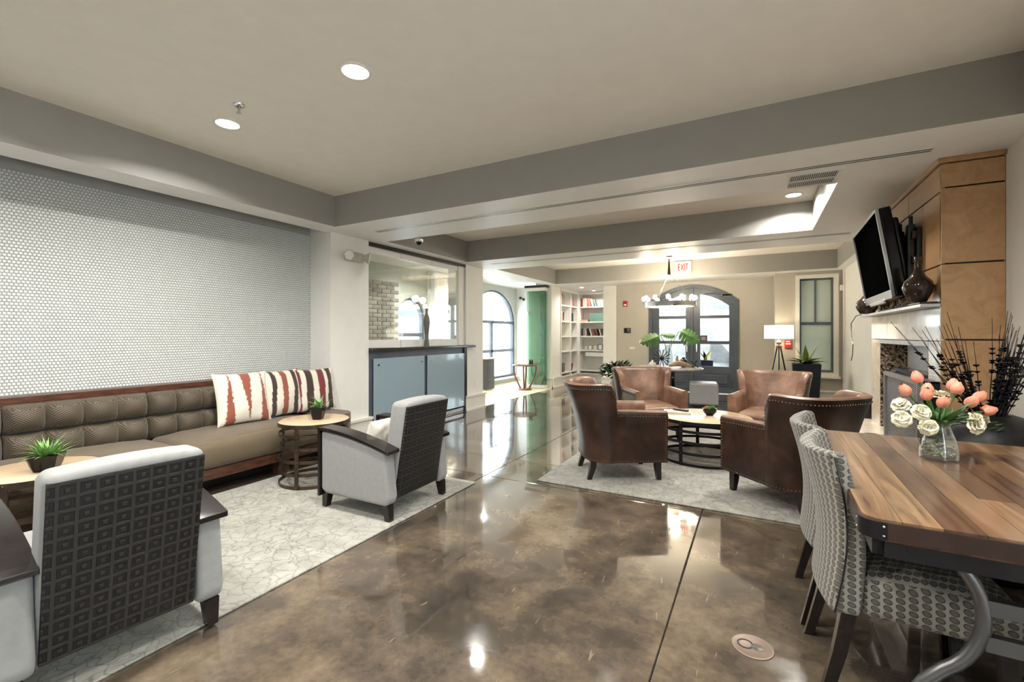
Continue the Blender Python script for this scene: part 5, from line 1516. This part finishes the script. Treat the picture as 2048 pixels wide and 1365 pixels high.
# vinyl cube stools
def stool(label, loc, rz, h=.44, w_=.225):
    t = thing('cube_stool', label, 'stool', loc, rz, 'grey cube stools')
    MB().rbox((-w_, -w_, .07), (w_, w_, h), .04, 3).build('padded_seat', MT['greyfab'], t)
    MB().rbox((-w_+.02, -w_+.02, .03), (w_-.02, w_-.02, .075), .008, 1).build('base', MT['black'], t)
    for sx in (-1, 1):
        for sy in (-1, 1): MB().cyl((sx*(w_-.06), sy*(w_-.06), .032), (sx*(w_-.06), sy*(w_-.06), 0), .02, .016, n=10).build('foot', MT['chrome'], t)
    return t
s1 = stool('grey padded cube stool in front of the doors', (-.80, 8.35, 0), math.radians(7))

# potted foliage by the club chair
t = thing('potted_foliage', 'dark leafy plant in an olive clay pot by the bookcase', 'plant', (-2.40, 8.75, 0))
MB().lathe([(.10, 0), (.13, .02), (.155, .15), (.15, .28), (.10, .37), (.09, .40), (.115, .425), (.105, .43), (.08, .40)], 28).build('pot', MT['terracotta'], t)
rr = random.Random(12)
for k in range(9):
    a = 2*pi*k/9; p1 = Vector((.16*math.cos(a), .16*math.sin(a), .56+rr.uniform(-.04, .06)))
    MB().tube([(0, 0, .38), p1*.6+Vector((0, 0, .22)), p1*1.25], .006, 5).build('twig', MT['bark'], t)
tw_m = MB(); leaf_mesh(tw_m, (0, 0, 0), 0, .2, .075, .013, .5, .1, 5); lf = None
for k in range(300):
    a = rr.uniform(0, 2*pi); q = rr.uniform(.04, .30); z = .56+rr.uniform(-.17, .13)*(1-q*.6)
    if lf is None: lf = tw_m.build('leaf', MT['dkgreen'], t, smooth=60); o = lf
    else: o = inst(lf, 'leaf', t)
    o.location = (q*math.cos(a), q*math.sin(a), z); o.rotation_euler = (rr.uniform(-.6, .6), rr.uniform(-.9, .7), a+rr.uniform(-1, 1)); s = rr.uniform(1.2, 2.0); o.scale = (s, s, s)

# ================================================================== corner bookcase
bc = thing('bookcase', 'cream built in corner bookcase full of books', 'bookcase', (0, 0, 0))
X0, X1, Y0, Y1 = -4.50, -4.20, 10.255, 11.45
lev = [.285, .815, 1.19, 1.565, 1.965]
MB().box((X0-.03, Y0, 0), (X0-.01, 11.77, 2.395)).build('back_panel', MT['wall'], bc)
MB().box((X1, 11.755, 0), (-3.205, 11.775, 2.395)).build('back_panel', MT['wall'], bc)
for y, w_ in ((Y0, .03), (10.90, .045), (Y1-.045, .045)): MB().box((X0-.01, y, .20), (X1, y+w_, 2.32)).build('upright', MT['trim'], bc)
MB().box((-4.20, Y1+.001, .20), (-4.155, 11.754, 2.32)).build('upright', MT['trim'], bc)
for z in lev:
    MB().box((X0-.01, Y0+.031, z), (X1-.012, 10.899, z+.032)).build('shelf', MT['trim'], bc)
    MB().box((X0-.01, 10.946, z), (X1-.012, Y1-.046, z+.032)).build('shelf', MT['trim'], bc)
    MB().box((-4.154, Y1+.012, z), (-3.205, 11.754, z+.032)).build('shelf', MT['trim'], bc)
MB().box((X0-.01, Y0, 2.32), (X1, Y1, 2.398)).build('head_rail', MT['trim'], bc)
MB().box((X1, Y1, 2.32), (-3.205, 11.754, 2.398)).build('head_rail', MT['trim'], bc)
MB().box((X0-.01, Y0, 0), (X1, Y1, .20)).build('plinth', MT['trim'], bc)
MB().box((X1+.001, Y1, 0), (-3.205, 11.754, .20)).build('plinth', MT['trim'], bc)
MB().box((X1+.0, Y0, .20), (X1+.03, Y1, .235)).build('ledge', MT['trim'], bc); MB().box((X1+.03, Y1-.03, .20), (-3.205, Y1, .235)).build('ledge', MT['trim'], bc)
dr = MB().box((-4.0, Y1+.02, .68), (-3.205, 11.74, .79)).build('pull_out_tray', MT['trim'], bc)
bcol = {}
def bmat(c):
    if c not in bcol: bcol[c] = plain('book_cloth_%d' % len(bcol), c, .5, var=.08)
    return bcol[c]
def book(label, loc, th, h_, d_, c, face, lean=0, group='books in the corner bookcase'):
    """upright book; face '+x' shows its spine to +X, '-y' to -Y"""
    m = MB(); s = th/2; k = .0025
    m.box((-s, 0, 0), (-s+k, d_, h_)).box((s-k, 0, 0), (s, d_, h_)).box((-s, -.002, 0), (s, k, h_))
    m.mat(1).box((-s+k, k, .003), (s-k, d_-.004, h_-.003))
    o = m.build('book', [bmat(c), MT['paper']], None, smooth=0)
    o.location = loc
    o.rotation_euler = (0, lean, math.radians(90)) if face == '+x' else (0, lean, 0)
    return tag(o, label, 'book', group)
GR, RD, PK, WH, BK, GY, TN, TEAL, DB = (.05, .16, .05), (.26, .03, .03), (.50, .16, .14), (.62, .58, .50), (.02, .02, .022), (.20, .19, .18), (.40, .33, .22), (.13, .24, .19), (.06, .035, .02)
nm = {GR: 'green', RD: 'dark red', PK: 'coral', WH: 'white', BK: 'black', GY: 'grey', TN: 'tan', TEAL: 'teal', DB: 'brown'}
def row(place, face, z, start, books, depth, step):
    """books laid one after another from start; step +1 or -1 along the shelf"""
    p = start
    ords = {}
    for c, th, h_, ln in books:
        ords[c] = ords.get(c, 0)+1
        p += step*(th/2+abs(math.sin(ln))*h_*.5)
        if face == '+x': loc = (depth, p, z)
        else: loc = (p, depth, z)
        rnk = ('first', 'second', 'third', 'fourth', 'fifth', 'sixth', 'seventh', 'eighth', 'ninth', 'tenth')[ords[c]-1]
        book('%s %s book on %s' % (rnk, nm[c], place), (loc[0], loc[1], loc[2]+.0005+abs(math.sin(ln))*th*.5), th, h_, .16, c, face, ln)
        p += step*(th/2+abs(math.sin(ln))*h_*.5+.0015)
e = .032
row('the top shelf of the outer left bay', '+x', lev[4]+e, 10.30, [(GR, .055, .27, 0), (GR, .05, .27, 0), (RD, .03, .27, 0), (WH, .02, .26, 0), (RD, .035, .25, 0), (GY, .05, .25, 0)], -4.23, 1)
row('the top shelf of the inner left bay', '+x', lev[4]+e, 10.96, [(TN, .03, .20, 0), (WH, .03, .22, 0), (GY, .03, .21, 0), (WH, .035, .19, 0), (PK, .05, .19, 0), (RD, .05, .20, 0)], -4.23, 1)
row('the second shelf of the outer left bay', '+x', lev[3]+e, 10.30, [(DB, .04, .22, 0), (GY, .035, .22, 0), (WH, .025, .23, 0), (PK, .04, .23, 0), (BK, .03, .21, .16)], -4.23, 1)
row('the second shelf of the inner left bay', '+x', lev[3]+e, 10.97, [(BK, .05, .22, 0), (BK, .06, .22, 0), (BK, .05, .21, 0), (DB, .03, .22, 0)], -4.23, 1)
row('the third shelf of the outer left bay', '+x', lev[2]+e, 10.30, [(WH, .03, .24, 0), (TN, .025, .22, 0)], -4.23, 1)
row('the third shelf of the inner left bay', '+x', lev[2]+e, 10.96, [(DB, .02, .20, 0), (BK, .025, .20, 0)], -4.23, 1)
row('the bottom shelf of the outer left bay', '+x', lev[0]+e, 10.30, [(DB, .05, .24, 0), (GY, .05, .24, 0), (DB, .05, .23, 0), (GY, .05, .23, 0), (BK, .05, .22, 0)], -4.23, 1)
row('the bottom shelf of the inner left bay', '+x', lev[0]+e, 10.96, [(DB, .03, .20, .2), (RD, .03, .18, .3)], -4.23, 1)
row('the top shelf of the back wing', '-y', lev[4]+e, -4.14, [(RD, .05, .22, 0), (WH, .05, .225, 0), (WH, .06, .225, 0), (PK, .04, .22, 0), (PK, .05, .225, -.12), (WH, .03, .20, -.25), (TEAL, .03, .19, -.3)], 11.50, 1)
row('the upper middle shelf of the back wing', '-y', lev[3]+e, -3.90, [(TEAL, .052, .215, 0)]*10, 11.50, 1)
row('the lower middle shelf of the back wing', '-y', lev[2]+e, -4.12, [(BK, .04, .19, 0), (GY, .05, .20, 0), (TN, .05, .20, 0), (BK, .05, .19, -.2), (WH, .025, .19, -.3), (RD, .03, .18, -.35), (BK, .03, .18, -.3), (TN, .03, .17, -.25), (BK, .035, .18, -.2), (WH, .03, .18, -.2), (BK, .03, .18, -.15)], 11.50, 1)
def flat(label, loc, a, b, th, c, rz=0, cat='book'):
    m = MB().box((-a, -b, 0), (a, b, .003)).box((-a, -b, th-.003), (a, b, th)).box((-a, b-.003, 0), (a, b, th)).mat(1).box((-a+.004, -b+.004, .003), (a-.004, b-.003, th-.003))
    o = m.build('book', [bmat(c), MT['paper']], None, smooth=0); o.location = loc; o.rotation_euler = (0, 0, rz)
    return tag(o, label, cat, 'books in the corner bookcase')
flat('red book lying flat beside the teal volumes', (-4.05, 11.58, lev[3]+e+.0005), .11, .08, .03, (.5, .02, .02)); flat('red book stacked on the lower red book', (-4.05, 11.58, lev[3]+e+.0315), .11, .08, .028, (.48, .025, .02), .04)
flat('cream book lying flat on the top back shelf', (-3.50, 11.58, lev[4]+e+.0005), .12, .08, .03, WH); flat('tan book stacked on the cream flat book', (-3.50, 11.58, lev[4]+e+.031), .11, .08, .028, TN, .05)
# small frames and ornaments on the desk-height shelf
rr = random.Random(31)
def frame(label, loc, w_, h_, rz, c):
    t = thing('photo_frame', label, 'photo frame', loc, rz, 'small frames on the bookcase')
    mm = MB().plate([(-w_, 0), (w_, 0), (w_, h_), (-w_, h_)], [[(-w_+.012, .012), (-w_+.012, h_-.012), (w_-.012, h_-.012), (w_-.012, .012)]], (0, 0, 0), (1,0,0), (0,0,1), (0,1,0), .012).build('frame', bmat(c), t, smooth=0)
    q = MB().box((-w_+.01, .006, .01), (w_-.01, .010, h_-.01)).build('picture', MT['paper'], t)
    for o in (mm, q): o.data.transform(Matrix.Rotation(-.2, 4, 'X'))
    return t
zf = lev[1]+e+.003
for k, (x, w_, h_, c, lb) in enumerate(((-4.02, .04, .09, WH, 'white photo frame nearest the shelf corner'), (-3.90, .05, .12, TN, 'tan photo frame second from the shelf corner'), (-3.76, .04, .11, WH, 'white photo frame in the middle of the shelf'), (-3.62, .06, .15, BK, 'black photo frame standing tallest on the shelf'), (-3.48, .05, .15, GY, 'grey photo frame right of the tallest one'), (-3.34, .05, .09, BK, 'low black photo frame near the pilaster'))):
    frame(lb, (x, 11.53, zf), w_, h_, rr.uniform(-.3, .3), c)
frame('dark photo frame leaning in the outer left bay', (-4.30, 10.45, zf), .06, .17, math.radians(80), DB)
frame('white photo frame leaning in the inner left bay', (-4.30, 11.08, zf), .06, .15, math.radians(100), WH)

# ================================================================== folded glass doors and the side room
t = thing('folding_glass_door', 'stack of folded green glass door panels by the opening', 'glass door', (0, 0, 0))
for k, y in enumerate((9.50, 9.56, 9.62)):
    p = MB().box((-4.76+.02*k, y-.005, .085), (-4.30, y+.005, 2.27)).build('pane', MT['greenglass'], t)
    MB().box((-4.77+.02*k, y-.02, .012), (-4.29, y+.02, .085)).build('bottom_rail', MT['white'], p)
    MB().box((-4.77+.02*k, y-.02, 2.27), (-4.29, y+.02, 2.345)).build('top_rail', MT['white'], p)
    MB().rbox((-4.74+.02*k, y-.018, 1.72), (-4.70+.02*k, y+.018, 1.80), .006, 1).build('hinge', MT['chrome'], p)
MB().box((-4.80, 9.46, 2.346), (-4.255, 9.66, 2.40)).build('track_box', MT['black'], t)
t = thing('round_occasional_table', 'round reddish wood table with curved legs by the glass door', 'table', (-4.62, 9.12, .004))
MB().lathe([(.28, .545), (.285, .555), (.285, .565), (.27, .572), (.001, .572)], 40).build('table_top', MT['redwood'], t)
MB().lathe([(.15, 0), (.155, .02), (.14, .035), (.001, .035)], 28).build('base', MT['redwood'], t)
for k in range(4):
    a = 2*pi*k/4+.35
    pts = [(.10, 0, .035), (.15, 0, .14), (.22, 0, .30), (.25, 0, .42), (.255, 0, .545)]
    m = MB().at(0, 0, 0, a).tube(pts, .019, 8); m.build('curved_leg', MT['redwood'], t)
o = thing('magazine', 'open magazine lying on the round side room table', 'magazine', (-4.68, 9.10, .5765), .3)
MB().grid(lambda i, j: (-.13+.26*i, -.09+.18*j, .012*abs(math.sin(2*pi*i))+.001), 16, 2).grid(lambda i, j: (-.13+.26*i, -.09+.18*j, .0), 2, 2).build('pages', MT['paper'], o)
o = thing('binoculars', 'small black binoculars on the round side room table', 'binoculars', (-4.50, 9.20, .5765), .5)
for s in (-1, 1): MB().lathe([(.022, 0), (.024, .05), (.016, .06), (.016, .10), (.02, .11)], 16, (s*.027, 0, 0)).build('barrel', MT['black'], o)
MB().box((-.02, -.008, .04), (.02, .008, .075)).build('bridge', MT['black'], o)
t = thing('desk', 'dark grey desk side in front of the arched window', 'desk', (0, 0, .004))
MB().rbox((-5.62, 8.52, .02), (-5.26, 8.86, .70), .008, 1).build('side_panel', plain('charcoal_laminate', (.05, .052, .058), .3), t)
MB().rbox((-5.64, 8.51, .70), (-5.22, 8.90, .725), .005, 1).build('desk_top', MT['white'], t)
MB().box((-5.60, 8.55, 0), (-5.28, 8.82, .02)).build('plinth', MT['steel'], t)
t = thing('spot_lamp', 'small black twin spot fixed by the side window', 'wall lamp', (-5.55, 10.85, 2.22))
for s in (-1, 1): MB().sphere((s*.05, -.06, -s*.02), .038, 14, 10).build('lamp_head', MT['black'], t)
MB().cyl((0, 0, 0), (0, -.05, 0), .012).cyl((-.05, -.055, .02), (.05, -.055, -.02), .008).build('arm', MT['black'], t)

# ================================================================== outdoors
def road(name, a, b, label): return struct(MB().box(a, b).build(name, MT['asphalt'], smooth=0), label, 'ground')
road('ground_walk', (-40, 10.66, -.85), (30, 12.1, -.12), 'pale pavement just outside the doors')
road('ground_street', (-40, 12.11, -.85), (30, 45, -.70), 'pale street beyond the pavement')
road('ground_yard', (-40, -3, -.25), (-5.96, 10.65, -.12), 'pale yard outside the side windows')
road('ground_rear', (-40, -30, -.25), (1.0, -3.01, -.12), 'pale ground behind the building')
road('ground_right', (1.61, -30, -.25), (30, 10.65, -.12), 'pale ground beyond the right wall')
def van():
    t = thing('delivery_van', 'white van parked outside beyond the right door', 'van', (-.82, 13.3, -.70), math.radians(0))
    wh = plain('van_white', (.75, .76, .77), .3)
    side = [(-1.75, .35), (1.9, .35), (1.95, .95), (1.75, 1.12), (.72, 1.22), (.0, 2.05), (-.2, 2.12), (-1.75, 2.15)]
    MB().plate(side, [], (0, -.85, 0), (1,0,0), (0,0,1), (0,1,0), 1.7).build('body', wh, t, smooth=0)
    MB().plate([(-.20, 1.25), (.42, 1.25), (.06, 1.70), (-.20, 1.74)], [], (0, -.865, 0), (1,0,0), (0,0,1), (0,1,0), .012).build('window_glass', plain('van_glass', (.34, .36, .38), .1), t, smooth=0)
    MB().plate([(-.62, .45), (-.60, .45), (-.60, 2.0), (-.62, 2.0)], [], (0, -.857, 0), (1,0,0), (0,0,1), (0,1,0), .006).build('door_seam', MT['black'], t, smooth=0)
    MB().rbox((.35, -1.05, 1.15), (.5, -.87, 1.38), .03, 2).build('mirror', MT['black'], t)
    for x in (-1.1, 1.25): MB().at(x, -.85, .32, 0, pi/2).lathe([(.20, -.02), (.32, 0), (.33, .1), (.32, .18), (.001, .18)], 28).build('wheel', MT['black'], t)
    return t
van()
def tree(loc, label, h, seed, lean):
    rr = random.Random(seed); t = thing('street_tree', label, 'tree', loc, 0, 'bare trees outside')
    m = MB()
    m.tube([(0, 0, 0), (0, .02, .5), (lean*.2, .05, 1.0)], [.17, .14, .12], 8)
    def br(p, d, L, r_, k):
        q = p; pts = [p]
        for i in range(4):
            d = (d+Vector((rr.uniform(-.18, .18), rr.uniform(-.18, .18), .05))).normalized(); q = q+d*L/4; pts.append(q)
        m.tube(pts, [r_*(1-.12*i) for i in range(5)], 6)
        if k > 0:
            for i in range(3 if k > 1 else 4):
                dd = (d+Vector((rr.uniform(-1, 1), rr.uniform(-1, 1), rr.uniform(-.2, .6)))).normalized(); br(pts[rr.randint(2, 4)], dd, L*.68, r_*.5, k-1)
    for sg in (-1, 1): br(Vector((lean*.2, .05, .9)), Vector((.1*sg, .42*sg, 1)).normalized(), h, .10, 3)
    m.build('branches', MT['bark'], t, smooth=60)
    return t
tree((-8.4, 13.3, -.70), 'bare forked tree outside the arched window', 1.5, 4, .2)
tree((-2.9, 15.5, -.70), 'bare tree outside the left door glass', 1.7, 7, -.2)
t = thing('neighbour_building', 'pale flat roofed building across the street', 'building', (-3.5, 24, -.70))
MB().box((-9, 0, 0), (9, 4, 3.2)).build('wall', MT['facade'], t)
rf = MB().box((-9.3, -.6, 3.2), (9.3, 4.2, 3.5)).build('roof', MT['slate'], t)
for k in range(6): MB().rbox((-8+k*2.8, -.03, 1.0), (-6.6+k*2.8, .0, 2.3), .01, 1).build('window', MT['slate'], t)
t = thing('yard_wall_building', 'pale building beyond the side yard', 'building', (-19, 14, -.12))
MB().box((-2, -8, 0), (0, 9, 2.6)).build('wall', MT['facade'], t)
MB().box((-2.2, -8.2, 2.6), (.4, 9.2, 2.85)).build('roof', MT['slate'], t)
for k in range(4): MB().rbox((0, -6+k*3.6, .9), (.03, -4.4+k*3.6, 2.0), .01, 1).build('window', MT['slate'], t)
t = thing('outdoor_planter', 'dark planter with a yellow leaf beside the doors outside', 'planter', (-1.02, 11.05, -.12), .1)
frus(MB(), .13, .16, 0, .80).build('planter', MT['navy'], t, bevel=(.006, 1))
for k in range(7): leaf_mesh(MB(), (0, 0, .78), 2*pi*k/7, 1.1, .30, .035, .5, .12, 6).build('leaf', MT['ochre'] if k % 3 == 0 else MT['dkgreen'], t, smooth=60)
t = thing('wall_lantern', 'black wall lantern with amber light outside the doors', 'lantern', (-1.24, 11.3, 1.55))
MB().box((-.07, -.07, 0), (.07, .07, .02)).box((-.07, -.07, .22), (.07, .07, .24)).lathe([(.08, .24), (.01, .30)], 4).build('frame', MT['black'], t, smooth=0)
MB().cyl((0, 0, .24), (0, 0, .50), .01).build('hanger', MT['black'], t)
MB().box((-.04, -.04, .03), (.04, .04, .20)).build('glow', emis('amber_glow', (1, .55, .15), 3), t)
t.location = (-1.24, 11.3, 1.55); 
t = thing('entrance_canopy', 'dark entrance canopy over the doors outside', 'canopy', (-1.24, 10.66, 0))
MB().box((-1.6, 0, 2.5), (1.6, 1.5, 2.6)).build('roof', MT['slate'], t)
for s in (-1, 1): MB().box((s*1.5-.05, 1.35, -.12), (s*1.5+.05, 1.45, 2.5)).build('post', MT['slate'], t)
MB().cyl((0, .64, 2.05), (0, .64, 2.5), .008).build('lantern_rod', MT['black'], t)
t = thing('door_notice', 'small dark notice fixed to the right door glass', 'notice', (-.995, 10.466, 1.135))
MB().rbox((-.075, -.006, -.02), (.065, 0, .10), .003, 1).build('plate', plain('notice_grey', (.05, .05, .06), .4), t)
m = MB()
for k in range(4): m.box((-.05, -.0075, .0+k*.02), (.04-.01*(k % 2), -.006, .006+k*.02))
m.build('lines', MT['white'], t, smooth=0)
